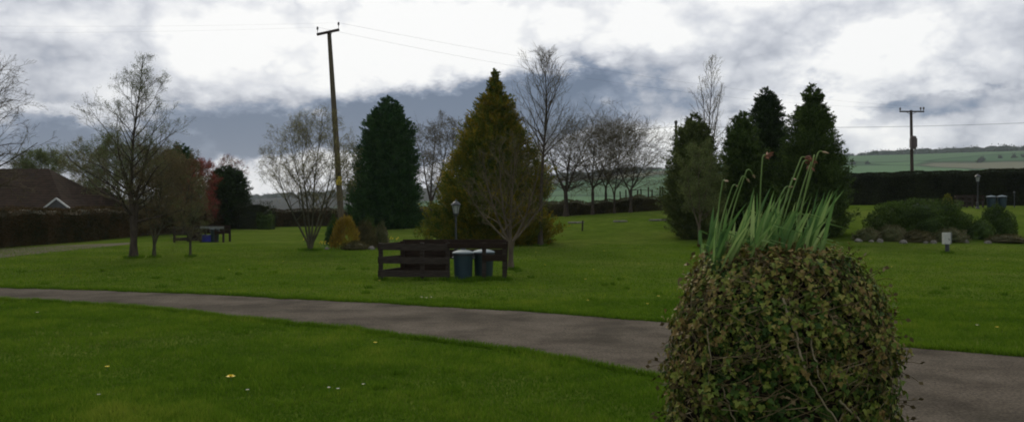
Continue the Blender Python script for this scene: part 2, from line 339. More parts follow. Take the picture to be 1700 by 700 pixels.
# ------------------------------------------------------------------ mesh buffers
class MB:
    def __init__(s): s.v = []; s.f = []; s.n = 0; s.t = []
    def add(s, V, Fc, tone=None):
        V = np.asarray(V, float); Fc = np.asarray(Fc, int)
        s.v.append(V); s.f.append(Fc + s.n); s.n += len(V)
        s.t.append(np.full(len(Fc), .5) if tone is None else (np.broadcast_to(np.asarray(tone, float), (len(Fc),))))
        return s
    def build(s, name, mat, parent=None, smooth=False, loc=(0, 0, 0)):
        me = bpy.data.meshes.new(name)
        V = np.concatenate(s.v) - np.asarray(loc, float)
        li = np.concatenate([f.ravel() for f in s.f]).astype(np.int32)
        tot = np.concatenate([np.full(len(f), f.shape[1]) for f in s.f]).astype(np.int32)
        me.vertices.add(len(V)); me.vertices.foreach_set('co', V.astype(np.float32).ravel())
        me.loops.add(len(li)); me.loops.foreach_set('vertex_index', li)
        me.polygons.add(len(tot)); st = np.concatenate(([0], np.cumsum(tot)[:-1])).astype(np.int32)
        me.polygons.foreach_set('loop_start', st); me.polygons.foreach_set('loop_total', tot)
        me.polygons.foreach_set('use_smooth', np.full(len(tot), smooth))
        a = me.attributes.new('tone', 'FLOAT', 'FACE'); a.data.foreach_set('value', np.concatenate(s.t).astype(np.float32))
        me.update(calc_edges=True); me.validate()
        me.materials.append(mat)
        o = bpy.data.objects.new(name, me); col.objects.link(o)
        if parent is not None: o.parent = parent
        else: o.location = loc
        return o
    def box(s, c, size, rz=0, tone=None, rx=0, ry=0):
        x, y, z = np.asarray(size) / 2
        V = np.array([(a * x, b * y, d * z) for a in (-1, 1) for b in (-1, 1) for d in (-1, 1)])
        def R(ax, t):
            c_, s_ = cos(t), sin(t)
            return {'x': np.array([[1, 0, 0], [0, c_, -s_], [0, s_, c_]]), 'y': np.array([[c_, 0, s_], [0, 1, 0], [-s_, 0, c_]]), 'z': np.array([[c_, -s_, 0], [s_, c_, 0], [0, 0, 1]])}[ax]
        V = V @ (R('z', rz) @ R('y', ry) @ R('x', rx)).T + np.asarray(c)
        return s.add(V, [(0, 1, 3, 2), (4, 6, 7, 5), (0, 4, 5, 1), (2, 3, 7, 6), (0, 2, 6, 4), (1, 5, 7, 3)], tone)
    def tube(s, pts, rad, sides=8, cap=True, tone=None):
        pts = np.asarray(pts, float); n = len(pts); V = []
        up = np.array((0, 0, 1.)); 
        for i in range(n):
            d = pts[min(i + 1, n - 1)] - pts[max(i - 1, 0)]; d /= np.linalg.norm(d) + 1e-9
            a = np.cross(d, up if abs(d[2]) < .95 else np.array((1., 0, 0))); a /= np.linalg.norm(a) + 1e-9
            if i and np.dot(a, pa) < 0: a = -a
            pa = a
            b = np.cross(d, a)
            th = np.arange(sides) * 2 * pi / sides
            V.append(pts[i] + rad[i] * (np.outer(np.cos(th), a) + np.outer(np.sin(th), b)))
        V = np.concatenate(V); Q = []
        for i in range(n - 1):
            for k in range(sides):
                k2 = (k + 1) % sides; Q.append((i * sides + k, i * sides + k2, (i + 1) * sides + k2, (i + 1) * sides + k))
        s.add(V, Q, tone)
        if cap:
            for i in (0, n - 1):
                ring = V[i * sides:(i + 1) * sides]; c = ring.mean(0)
                s.add(np.vstack((ring, c)), [(k, (k + 1) % sides, sides) for k in range(sides)], tone)
        return s
    def lathe(s, c, prof, sides=24, tone=None):
        c = np.asarray(c, float); th = np.arange(sides) * 2 * pi / sides; V = []
        for r, z in prof: V.append(np.stack((c[0] + r * np.cos(th), c[1] + r * np.sin(th), np.full(sides, c[2] + z)), 1))
        V = np.concatenate(V); Q = []
        for i in range(len(prof) - 1):
            for k in range(sides):
                k2 = (k + 1) % sides; Q.append((i * sides + k, i * sides + k2, (i + 1) * sides + k2, (i + 1) * sides + k))
        s.add(V, Q, tone)
        for i in (0, len(prof) - 1):
            if prof[i][0] > 1e-4:
                ring = V[i * sides:(i + 1) * sides]
                s.add(np.vstack((ring, ring.mean(0))), [(k, (k + 1) % sides, sides) for k in range(sides)], tone)
        return s
    def segs(s, A, B, ra, rb, tone=None):
        """many thin three-sided twigs at once"""
        A = np.asarray(A, float); B = np.asarray(B, float); n = len(A)
        if n == 0: return s
        d = B - A; d /= np.linalg.norm(d, axis=1, keepdims=True) + 1e-9
        r = np.tile((0.31, .52, .79), (n, 1)); a = np.cross(d, r); a /= np.linalg.norm(a, axis=1, keepdims=True) + 1e-9
        b = np.cross(d, a); V = np.empty((n, 6, 3))
        for k in range(3):
            t = k * 2 * pi / 3; o = cos(t) * a + sin(t) * b
            V[:, k] = A + o * np.asarray(ra)[:, None]; V[:, 3 + k] = B + o * np.asarray(rb)[:, None]
        base = np.arange(n)[:, None] * 6
        Fc = np.concatenate([base + np.array((k, (k + 1) % 3, 3 + (k + 1) % 3, 3 + k)) for k in range(3)])
        t = None if tone is None else np.tile(tone, 3)
        return s.add(V.reshape(-1, 3), Fc, t)
    def leaves(s, C, D, length, width, tone=None, fold=0):
        """diamond leaves at C, pointing along D"""
        n = len(C); C = np.asarray(C, float); D = D / (np.linalg.norm(D, axis=1, keepdims=True) + 1e-9)
        r = rng.normal(size=(n, 3)); a = np.cross(D, r); a /= np.linalg.norm(a, axis=1, keepdims=True) + 1e-9
        length = np.broadcast_to(length, (n,))[:, None]; width = np.broadcast_to(width, (n,))[:, None]
        V = np.stack((C, C + D * length * .5 + a * width * .5, C + D * length, C + D * length * .5 - a * width * .5), 1)
        Fc = np.arange(n)[:, None] * 4 + np.arange(4)
        return s.add(V.reshape(-1, 3), Fc, tone)

def tag(o, label=None, cat=None, group=None, kind=None):
    if label: o['label'] = label
    if cat: o['category'] = cat
    if group: o['group'] = group
    if kind: o['kind'] = kind
    return o
def thing(name, label, cat, loc, group=None):
    o = bpy.data.objects.new(name, None); col.objects.link(o); o.location = tuple(loc); o.empty_display_size = .1
    return tag(o, label, cat, group)
def unit(v): return v / (np.linalg.norm(v) + 1e-9)
def rv(n): 
    v = rng.normal(size=(n, 3)); return v / np.linalg.norm(v, axis=1, keepdims=True)

# ================================================================== GROUND
azs = np.concatenate((np.linspace(-180, -50, 40)[:-1], np.linspace(-50, 50, 401), np.linspace(50, 180, 40)[1:-1]))
azs = np.radians(azs)
rs = np.concatenate(([.6, 1.5, 2.5], np.geomspace(3.5, 72, 80), np.geomspace(74, 4200, 150)))
AZ, RR = np.meshgrid(azs, rs)
X, Y = RR * np.sin(AZ), RR * np.cos(AZ); Z = zg(X, Y)
na = len(azs)
V = np.stack((X, Y, Z), -1).reshape(-1, 3)
Fq = np.array([(i * na + k, (i + 1) * na + k, (i + 1) * na + (k + 1) % na, i * na + (k + 1) % na) for i in range(len(rs) - 1) for k in range(na)])
isl = (Fq[:, 0] // na) < 82
m = MB(); m.add(V, Fq[isl])
c0 = [(0., 0., 0.)] + [tuple(V[k]) for k in range(na)]
m.add(np.array(c0), [(0, 1 + k, 1 + (k + 1) % na) for k in range(na)])
g = m.build('lawn', lawn_mat(), smooth=True); tag(g, kind='structure')
m = MB(); m.add(V, Fq[~isl]); h = m.build('hills', field_mat(), smooth=True); tag(h, kind='structure')

# path: edges read from the photo, in metres on the flat lawn
M_path = path_mat()
def sheet(name, far, near, z, mat, wob=.05):
    fa = np.array([G(*p)[:2] for p in far]); nb = np.array([G(*p)[:2] for p in near])
    def res(p, n=160):
        d = np.concatenate(([0], np.cumsum(np.linalg.norm(np.diff(p, axis=0), axis=1)))); t = np.linspace(0, d[-1], n)
        return np.stack((np.interp(t, d, p[:, 0]), np.interp(t, d, p[:, 1])), 1)
    fa, nb = res(fa), res(nb)
    for e in (fa, nb):
        e[:, 1] += wob * (np.sin(e[:, 0] * 2.1) * .5 + np.sin(e[:, 0] * 5.3 + 1) * .35 + rng.normal(0, .25, len(e)))
    n = len(fa); K = 7; V = []
    for k in range(K):
        t = k / (K - 1); p = fa * (1 - t) + nb * t
        V.append(np.stack((p[:, 0], p[:, 1], zg(p[:, 0], p[:, 1]) + z), 1))
    V = np.concatenate(V)
    Fc = [(k * n + i, (k + 1) * n + i, (k + 1) * n + i + 1, k * n + i + 1) for k in range(K - 1) for i in range(n - 1)]
    mm = MB(); mm.add(V, Fc); return tag(mm.build(name, mat), kind='structure'), fa, nb
_, PFAR, PNEAR = sheet('path', [(-420, 466), (0, 477.5), (300, 487), (600, 502), (850, 516), (1100, 534), (1500, 577), (1700, 592), (2200, 640)],
      [(-420, 483), (0, 498), (200, 508), (340, 522), (600, 550), (850, 582), (1100, 628), (1250, 668), (1400, 720), (1600, 830)], .004, M_path)
sheet('driveway', [(-300, 417), (0, 412), (100, 407.5), (215, 402.5)], [(-300, 450), (0, 428), (100, 417), (222, 404.5)], .004, solid('gravel_drive', (.085, .068, .040), (.045, .048, .018), 3, 1, .3), .02)

# grass: real blades over the near lawn, thinner with distance
def inpath(x, y):
    yf = np.interp(x, PFAR[:, 0], PFAR[:, 1]); o = np.argsort(PNEAR[:, 0]); yn = np.interp(x, PNEAR[o, 0], PNEAR[o, 1])
    return (y < yf - .03) & (y > yn + .03)
def make_grass(n, y0, y1, hb, wb):
    u = rng.uniform(-1, 1, n * 2); y = y0 * (y1 / y0) ** rng.uniform(0, 1, n * 2); x = u * (.62 * y + 3.2)
    k = ~inpath(x, y); x, y = x[k][:n], y[k][:n]; n = len(x)
    cl = .5 + .5 * np.sin(x * 1.7 + 2 * np.sin(y * .9)) * np.sin(y * 1.3 + 1.5 * np.sin(x * .7))
    hgt = hb * (.55 + .6 * cl + rng.normal(0, .18, n)).clip(.2, 1.7)
    a = rng.uniform(0, 2 * pi, n); lean = rng.normal(0, .45, (n, 2)) * hgt[:, None]
    w_ = wb * rng.uniform(.6, 1.3, n)
    c2 = np.sin(x * 4.3 + 3 * np.sin(y * 1.9)) * np.sin(y * 3.1 + 2 * np.sin(x * 2.3)); c3 = np.sin(x * 9.7 + 2 * np.sin(y * 5.1 + 1)) * np.sin(y * 7.3 + 2.5 * np.sin(x * 6.1))
    hgt = hgt * (1 + .28 * c2 + .22 * c3).clip(.3, 2)
    z = zg(x, y)
    b0 = np.stack((x - np.cos(a) * w_, y - np.sin(a) * w_, z - .002), 1); b1 = np.stack((x + np.cos(a) * w_, y + np.sin(a) * w_, z - .002), 1)
    tp = np.stack((x + lean[:, 0], y + lean[:, 1], z + hgt), 1)
    V = np.stack((b0, b1, tp), 1).reshape(-1, 3)
    return V, np.arange(n)[:, None] * 3 + np.arange(3), (.25 + .28 * cl + .16 * c2 + .12 * c3 + rng.normal(0, .16, n)).clip(0, 1)
m = MB()
m.add(*make_grass(520000, 4.0, 16, .050, .0045))
m.add(*make_grass(240000, 12, 36, .040, .008))
# longer fringe along the path edges
for E, off in ((PFAR, .02), (PNEAR, -.02)):
    n = 22000; i = rng.integers(0, len(E) - 1, n); t = rng.uniform(0, 1, n)[:, None]; p = E[i] * (1 - t) + E[i + 1] * t
    p[:, 1] += off + .05 * np.sin(p[:, 0] * 3.3) * np.sin(p[:, 0] * 1.1) + .03 * np.sin(p[:, 0] * 11) + rng.normal(0, .035, n) + np.sign(off) * abs(rng.normal(0, .03, n)); hgt = rng.uniform(.03, .09, n)
    ln = rng.normal(0, .03, (n, 2)); a = rng.uniform(0, pi, n)
    b0 = np.stack((p[:, 0] - .006 * np.cos(a), p[:, 1], np.zeros(n)), 1); b1 = b0 + np.stack((.012 * np.cos(a), .004 * np.ones(n), np.zeros(n)), 1)
    tp = np.stack((p[:, 0] + ln[:, 0], p[:, 1] + ln[:, 1], hgt), 1)
    m.add(np.stack((b0, b1, tp), 1).reshape(-1, 3), np.arange(n)[:, None] * 3 + np.arange(3), rng.uniform(.1, .6, n))
def ring(px, py, rad, n, hgt=.09, Y=None):
    b_ = G(px, py) if Y is None else on(px, Y); a = rng.uniform(0, 2 * pi, n); q = rad * np.sqrt(rng.uniform(.3, 2.2, n))
    x = b_[0] + q * np.cos(a); y = b_[1] + q * np.sin(a); z = zg(x, y); hh_ = hgt * rng.uniform(.4, 1.3, n); a2 = rng.uniform(0, pi, n); w2 = .007 + .0002 * b_[1]
    b0 = np.stack((x - w2 * np.cos(a2), y, z), 1); b1 = np.stack((x + w2 * np.cos(a2), y + .01 * np.sin(a2), z), 1); tp = np.stack((x + rng.normal(0, .03, n), y + rng.normal(0, .03, n), z + hh_), 1)
    m.add(np.stack((b0, b1, tp), 1).reshape(-1, 3), np.arange(n)[:, None] * 3 + np.arange(3), rng.uniform(0, .55, n))
for (px, py, rad, n) in ((222, 428, .22, 420), (256, 427, .14, 240), (316, 426, .12, 200), (515, 415, .3, 500), (848, 447, .16, 380), (897, 408, .2, 300), (1161, 411, .16, 260), (1572, 420, .14, 240), (769, 466, .27, 420), (803, 464, .27, 420), (632, 465, .12, 220), (699, 465, .12, 200), (741, 465, .12, 220), (803, 465, .12, 160), (837, 465, .12, 240), (757, 422, .12, 120)):
    ring(px, py, rad, n)  # longer tufts added round the bases to stand in for contact shadows
for k in range(70):      # taller clumps the mower missed
    u_ = rng.uniform(-.55, .55); yy_ = rng.uniform(6.5, 24)
    if not inpath(np.array([u_ * yy_]), np.array([yy_]))[0]: ring(850 + F * u_, 0, rng.uniform(.03, .09), 60, .07, Y=yy_)
tag(m.build('grass', M_grass), 'short green grass blades covering the lawn', 'grass', kind='stuff')

# ================================================================== WOODY PLANTS
class Twigs:
    def __init__(s): s.A = []; s.B = []; s.ra = []; s.rb = []; s.tips = []; s.tubes = []
def branch(T, p, d, length, r, lvl, sp):
    n = max(2, int(sp['seg'] * (1 if lvl < 2 else .6))); pts = [p]; d = unit(d); sl = length / n; q = p; rr = [r]
    jit = sp['jit'] * (1 + .3 * lvl)
    for i in range(n):
        d = unit(d + rng.normal(0, jit, 3) + np.array((0, 0, sp['up'])) * (.5 if lvl == 1 else 1) + np.asarray(sp['wind']) * .12)
        q = q + d * sl; pts.append(q); rr.append(r * (1 - .75 * (i + 1) / n))
    if lvl <= sp['thick']: T.tubes.append((pts, rr, 5))
    else:
        for i in range(n): T.A.append(pts[i]); T.B.append(pts[i + 1]); T.ra.append(rr[i]); T.rb.append(rr[i + 1])
    if lvl >= sp['levels'] or (lvl >= 2 and length < sp.get('minlen', .16)):
        T.tips.append((pts[-1], d)); 
        for i in range(1, n): T.tips.append((pts[i], d))
        return
    nc = sp['kids'][min(lvl, len(sp['kids']) - 1)]
    for k in range(nc):
        t = .22 + .76 * (k + rng.uniform(.2, .8)) / nc; i = min(n - 1, int(t * n)); f = t * n - i
        q = pts[i] * (1 - f) + pts[i + 1] * f; ax = unit(pts[i + 1] - pts[i])
        sd = unit(np.cross(ax, rng.normal(size=3))); an = radians(rng.normal(sp['ang'], 9))
        nd = ax * cos(an) + sd * sin(an)
        branch(T, q, nd, length * (1 - .62 * t) * rng.uniform(.5, .8) * sp.get('lr', 1), max(sp['rmin'], r * (1 - .7 * t) * .55), lvl + 1, sp)
def tree(name, label, cat, base, height, trunk_r, leaders, sp, wood, twigmat, leafmt=None, leaf_n=1, leaf_s=.03, group=None):
    """leaders: list of (x offset at top, y offset at top, height fraction, branch start fraction, envelope radius, number of branches)"""
    base = np.asarray(base, float); s0 = dict(seg=5, jit=.13, up=.06, wind=(0, 0, 0), levels=3, thick=1, kids=[6, 5, 4], ang=42, rmin=.004, a0=60, a1=30, env=None, fork=.0)
    s0.update(sp); sp = s0; T = Twigs(); trunk = []
    for (dx, dy, hf, st, er, nb) in leaders:
        n = 12; pts = []; rad = []
        ph = rng.uniform(0, 6, 2)
        for i in range(n + 1):
            t = i / n; k = max(0., (t * hf * height - sp['fork'] * height)) / max(.01, hf * height - sp['fork'] * height)
            k = k ** .8
            wob = .018 * height * (np.sin(t * 6 + ph[0]) - np.sin(ph[0])) * t
            pts.append(base + np.array((dx * k + wob, dy * k + .7 * wob, t * hf * height)))
            rad.append(max(sp['rmin'] * 1.3, trunk_r * (1 + (.5 if i == 0 else 0)) * (1 - t) ** .9 * (1 if len(leaders) == 1 or t * hf < sp['fork'] else .72)))
        pts = np.array(pts); trunk.append((pts, rad))
        for b in range(nb):
            t = st + (.985 - st) * (b + rng.uniform(0, 1)) / nb
            i = min(n - 1, int(t * n)); f = t * n - i; p = pts[i] * (1 - f) + pts[i + 1] * f
            a = b * 2.399 + rng.uniform(-.4, .4); tt = (t - st) / (1 - st)
            e = sp['env'](tt) if sp['env'] else (1 - tt) ** .8
            up = radians(90 - (sp['a0'] * (1 - tt) + sp['a1'] * tt) + rng.normal(0, 7))
            ln = er * max(.12, e) * rng.uniform(.75, 1.15) / max(.55, cos(up))*.95
            av = base[2] + height * 1.0 - p[2] + .05      # branches stay below the tree's own top: they tilt outwards instead
            if ln * sin(up) > av: up = math.asin(max(.1, min(1, av / ln))); ln *= .8
            branch(T, p, np.array((cos(a) * cos(up), sin(a) * cos(up), sin(up))), ln, max(sp['rmin'] * 1.4, np.interp(t * n, range(n + 1), rad) * .55), 1, sp)
        T.tips.append((pts[-1], np.array((0, 0, 1.))))
    root = thing(name, label, cat, base, group)
    m = MB()
    for pts, rad in trunk: m.tube(pts - base, rad, 9)
    for pts, rad, k in T.tubes: m.tube(np.array(pts) - base, rad, k, cap=False)
    m.build('trunk', wood, root, smooth=True)
    m = MB(); A = np.array(T.A) - base; tn = rng.uniform(.2, .8, len(A)); m.segs(A, np.array(T.B) - base, T.ra, T.rb, tn)
    if leafmt is None or leaf_n == 0:
        m.build('crown', twigmat, root)
    else:
        m.build('twigs', twigmat, root)
        C = np.array([t[0] for t in T.tips]) - base; D = np.array([t[1] for t in T.tips])
        C = np.repeat(C, leaf_n, 0); D = np.repeat(D, leaf_n, 0)
        C = C + rng.normal(0, leaf_s * 1.3, C.shape); D = D * .8 + rv(len(D))
        m2 = MB(); m2.leaves(C, D, leaf_s * rng.uniform(.6, 1.4, len(C)), leaf_s * .55, rng.uniform(0, 1, len(C)))
        m2.build('crown', leafmt, root)
    return root

def lobes(n, amp):
    k = rng.uniform(0, 2 * pi, (n, 2)); f = rng.integers(1, 7, n); g = rng.uniform(1, 9, n)
    return lambda th, z: 1 + amp * sum(np.sin(f[i] * th + k[i, 0] + g[i] * z) for i in range(n)) / math.sqrt(n)
def conifer(label, px, top, prof, Y, mat, n_tuft=1500, per=34, leaf=.10, tuft=.42, upness=.55, name='conifer_tree', cat='conifer', trunk=M_bark, amp=.10, group=None, z0=0.0):
    """prof: (pixel row, half width in pixels) read down the silhouette"""
    base = on(px, Y); pm = F / Y; base[2] -= .03
    zs = np.array([ztop(p, Y) - base[2] for p, _ in prof]); rw = np.array([q / pm for _, q in prof])
    o = np.argsort(zs); zs, rw = zs[o], rw[o]; zs = np.maximum(zs, .06); H = zs[-1]
    lob0 = lobes(7, amp); lob1 = lobes(5, amp * .7)
    lob = lambda th, z: lob0(th, z) * (lob1(th * 2, z * 4)) * (1 - amp * .35)
    root = thing(name, label, cat, base, group)
    n = n_tuft
    # tufts: sample height by surface area
    zz = np.linspace(zs[0], H, 200); ww = np.interp(zz, zs, rw) + .05; cdf = np.cumsum(ww); cdf /= cdf[-1]
    z = np.interp(rng.uniform(0, 1, n), cdf, zz); th = rng.uniform(0, 2 * pi, n)
    deep = rng.uniform(0, 1, n) ** 2 * .35
    R = np.interp(z, zs, rw) * lob(th, z / H * 3)
    rr = np.maximum(0, R * (1 - deep) - tuft * .55 * np.clip(.28 + 1.6 * (1 - z / H), .28, 1) * rng.uniform(.2, 1.3, n))
    C = np.stack((rr * np.cos(th), rr * np.sin(th), z - tuft * upness * .3), 1)
    out = np.stack((np.cos(th), np.sin(th), np.full(n, upness * 1.0)), 1) + rng.normal(0, .28, (n, 3)); 
    out /= np.linalg.norm(out, axis=1, keepdims=True)
    tl = tuft * rng.uniform(.5, 1.35, n) * np.clip(.28 + 1.6 * (1 - z / H), .28, 1)
    k = np.repeat(np.arange(n), per); t = rng.uniform(0, 1, n * per)
    Cx = C[k] + out[k] * (tl[k] * t)[:, None] + rng.normal(0, 1, (n * per, 3)) * (.20 * tl[k] * (1 - t * .8))[:, None]
    Cx[:, 2] = np.clip(Cx[:, 2], .02, H + .1)
    D = out[k] * .9 + rng.normal(0, .45, (n * per, 3)); D[:, 2] -= .05
    tone = (rng.uniform(0, 1, n)[k] * .7 + rng.uniform(0, .3, n * per))
    m = MB(); m.leaves(Cx, D, leaf * rng.uniform(.6, 1.4, n * per), leaf * .36, tone)
    # longer outer shoots break the outline
    q = n // 7; z2 = np.interp(rng.uniform(0, 1, q), cdf, zz); t2 = rng.uniform(0, 2 * pi, q); r2 = np.maximum(0, np.interp(z2, zs, rw) * lob(t2, z2 / H * 3) - tuft * .25)
    C2 = np.stack((r2 * np.cos(t2), r2 * np.sin(t2), z2), 1); o2 = np.stack((np.cos(t2), np.sin(t2), np.full(q, upness * 1.3)), 1) + rng.normal(0, .2, (q, 3)); o2 /= np.linalg.norm(o2, axis=1, keepdims=True)
    l2 = tuft * rng.uniform(.5, 1.15, q) * np.clip(.35 + 1.6 * (1 - z2 / H), .35, 1); pp = 26; k = np.repeat(np.arange(q), pp); t = rng.uniform(0, 1, q * pp)
    m.leaves(C2[k] + o2[k] * (l2[k] * t)[:, None] + rng.normal(0, 1, (q * pp, 3)) * (.11 * l2[k] * (1 - t * .85))[:, None], o2[k] + rng.normal(0, .35, (q * pp, 3)), leaf * rng.uniform(.5, 1.1, q * pp), leaf * .3, rng.uniform(.2, 1, q)[k])
    # dense inner sprays so that no sky leaks through the middle
    th_ = np.arange(20) * 2 * pi / 20; rows = []
    for zc in np.linspace(zs[0] + .02, H * .93, 26):
        r = np.interp(zc, zs, rw) * .66 * lob(th_, zc / H * 3) * rng.uniform(.86, 1.1, 20)
        rows.append(np.stack((r * np.cos(th_), r * np.sin(th_), zc + rng.normal(0, .05, 20)), 1))
    V = np.concatenate(rows); Fc = [(i * 20 + a, i * 20 + (a + 1) % 20, (i + 1) * 20 + (a + 1) % 20, (i + 1) * 20 + a) for i in range(25) for a in range(20)]
    m.add(V, Fc, rng.uniform(0, .4, len(Fc)))
    m.build('crown', mat, root)
    t = MB(); t.tube([(0, 0, -.05), (0, 0, .35), (0, 0, H * .9)], [.17, .13, .02], 8); t.build('trunk', trunk, root, smooth=True)
    return root

def bush(mb, c, r, n, leaf, tone0=.5, core=True, flat=.0, wid=.5, up=.3):
    """leafy mound added to a buffer; c = centre on the ground, r = (rx, ry, rz) upper half"""
    c = np.asarray(c, float); r = np.asarray(r, float); lob = lobes(6, .09)
    d = rv(n); d[:, 2] = abs(d[:, 2]); 
    if flat: d[:, 2] = np.where(rng.uniform(0, 1, n) < .5, d[:, 2], d[:, 2] * rng.uniform(0, 1, n))
    th = np.arctan2(d[:, 1], d[:, 0]); pw = 1 - flat
    dd = np.sign(d) * np.abs(d) ** pw
    rad = lob(th, d[:, 2] * 3) * (1 - rng.uniform(0, 1, n) ** 2 * .22)
    C = c + dd * r * rad[:, None]
    D = d + rng.normal(0, .5, (n, 3)); D[:, 2] += up
    q = np.sin(C[:, 0] * 4.1) + np.sin(C[:, 1] * 3.7 + C[:, 2] * 5)
    mb.leaves(C - unit(D) * 0, D, leaf * rng.uniform(.6, 1.4, n), leaf * wid, (tone0 + .13 * q + rng.normal(0, .16, n)).clip(0, 1))
    if core:
        th_ = np.arange(18) * 2 * pi / 18; rows = []
        for e in np.linspace(0, pi / 2, 8):
            x = np.cos(th_) * cos(e); y = np.sin(th_) * cos(e); z = np.full(18, sin(e))
            q = np.stack((x, y, z), 1); q = np.sign(q) * np.abs(q) ** pw
            rows.append(c + q * r * .85 * rng.uniform(.93, 1.05, (18, 1)) * lob(th_, z * 3)[:, None])
        V = np.concatenate(rows); mb.add(V, [(i * 18 + a, i * 18 + (a + 1) % 18, (i + 1) * 18 + (a + 1) % 18, (i + 1) * 18 + a) for i in range(7) for a in range(18)], rng.uniform(0, .4, 126))
def shrub(name, label, px, py_base, rx, rz, mat, n=3000, leaf=.06, cat='shrub', Yd=None, ry=None, flat=0., group=None, core=True, wid=.5, up=.3):
    b = G(px, py_base) if Yd is None else on(px, Yd); ppm = F / b[1]
    o = thing(name, label, cat, b, group); m = MB()
    bush(m, (0, 0, 0), (rx / ppm, (ry or rx) / ppm, rz / ppm), n, leaf, flat=flat, wid=wid, up=up, core=core); m.build('foliage', mat, o)
    return o
def hedge(label, pts, height, thick, mat, n, leaf, hnoise=.05, name='hedge', group=None):
    """pts: ground points (x, y) of the hedge line; leaves cover front, back, top and ends round a solid core of twigs"""
    pts = np.array(pts, float); seg = np.linalg.norm(np.diff(pts, axis=0), axis=1); d = np.concatenate(([0], np.cumsum(seg)))
    Ltot = d[-1]; b = np.array((*pts[0], float(zg(*pts[0]))))
    hs = height if hasattr(height, '__len__') else [height] * len(pts)
    def at(s): return np.stack((np.interp(s, d, pts[:, 0]), np.interp(s, d, pts[:, 1])), -1)
    def nrm(s):
        q = at(np.minimum(s + .2, Ltot)) - at(np.maximum(s - .2, 0)); q /= np.linalg.norm(q, axis=-1, keepdims=True); return np.stack((-q[..., 1], q[..., 0]), -1)
    k = rng.uniform(0, 6, 6)
    def hh(s): return np.interp(s, d, hs) + hnoise * (np.sin(s * 1.1 + k[0]) + .7 * np.sin(s * 2.7 + k[1]) + .5 * np.sin(s * 6.1 + k[2]))
    def tt(s, z): return thick / 2 * (1 + .10 * np.sin(s * 1.9 + k[3] + z * 2) + .07 * np.sin(s * 5 + z * 4 + k[4]))
    ns = max(8, int(Ltot / .5)); S = np.linspace(0, Ltot, ns); c = at(S); nn = nrm(S); zb = zg(c[:, 0], c[:, 1]); H = hh(S)
    prof = [(-1, 0), (-1, .5), (-.95, .9), (-.7, .985), (0, 1), (.7, .985), (.95, .9), (1, .5), (1, 0)]
    V = []
    for (a, e) in prof:
        p = c + nn * (a * (tt(S, e) - .05))[:, None]; V.append(np.stack((p[:, 0], p[:, 1], zb + H * e - .04), 1))
    V = np.concatenate(V) - b
    Fc = [(i * ns + j, i * ns + j + 1, (i + 1) * ns + j + 1, (i + 1) * ns + j) for i in range(8) for j in range(ns - 1)]
    m = MB(); m.add(V, Fc, rng.uniform(0, .5, len(Fc)))
    for j in (0, ns - 1): m.add(np.array([V[i * ns + j] for i in range(9)]), [tuple(range(9))], .3)
    s = rng.uniform(0, Ltot, n); side = rng.uniform(0, 1, n); top = side < .3
    a = np.where(top, rng.uniform(-1, 1, n), np.where(side < .88, 1, -1)); e = np.where(top, 1, rng.uniform(0, 1, n) ** .8)
    q0 = nrm(s); 
    front = np.sign(np.sum(-at(s) * q0, axis=1)); a = np.where(top, a, a * front)
    p = at(s) + q0 * (a * (tt(s, e) + rng.normal(0, .03, n)))[:, None]; z = zg(p[:, 0], p[:, 1]) + (hh(s) + rng.normal(0, .02, n)) * e
    C = np.stack((p[:, 0], p[:, 1], z), 1) - b
    D = np.stack((q0[:, 0] * a, q0[:, 1] * a, np.where(top, 1.2, .25)), 1) + rng.normal(0, .6, (n, 3))
    tone = (.5 + .22 * np.sin(s * .9 + k[5]) * np.sin(e * 5 + s * .4) + rng.normal(0, .17, n)).clip(0, 1)
    m.leaves(C, D, leaf * rng.uniform(.6, 1.5, n), leaf * .55, tone)
    o = m.build(name, mat, loc=b); 
    o.data.transform(__import__('mathutils').Matrix.Translation(tuple(b)))
    return tag(o, label, 'hedge', group)

# ================================================================== FAR LAND
def far_wood():
    m = MB()
    for i in range(226):
        if i < 210: u = rng.uniform(.02, .66) if i < 150 else rng.uniform(-.32, .1); r = rng.uniform(1425, 1490)
        else: u = rng.uniform(-.3, .66); r = rng.uniform(900, 1350)
        y = r / math.sqrt(1 + u * u); x = u * y
        if i > 210:   # hedgerow trees stand in short rows
            for k in range(5):
                xx, yy = x + k * 16 * cos(i), y + k * 9 * sin(i); s = rng.uniform(1.6, 3.6)
                bush(m, (xx, yy, float(zg(xx, yy))), (s, s, s * 1.3), 16, 1.6, core=True)
        else:
            s = rng.uniform(1.5, 4.2); bush(m, (x, y, float(zg(x, y))), (s * rng.uniform(1, 3), s, s * 1.5), 30, 1.8)
    for (u0, u1, r, n) in ((.40, .62, 1330, 60), (.0, .14, 1440, 60), (-.33, -.12, 1400, 70)):
        for i in range(n):
            u = rng.uniform(u0, u1); rr = r + rng.uniform(-60, 60); y = rr / math.sqrt(1 + u * u); x = u * y; s = rng.uniform(5, 9)
            bush(m, (x, y, float(zg(x, y)) - 1), (s * 2, s, s), 24, 2.4)
    tag(m.build('distant_woodland', leafmat('far_tree_foliage', [(.02, .032, .016), (.035, .05, .024), (.05, .06, .03)], .05, .1)),
        'dark woods and hedgerow trees along the far hills', 'woodland', kind='stuff')
far_wood()

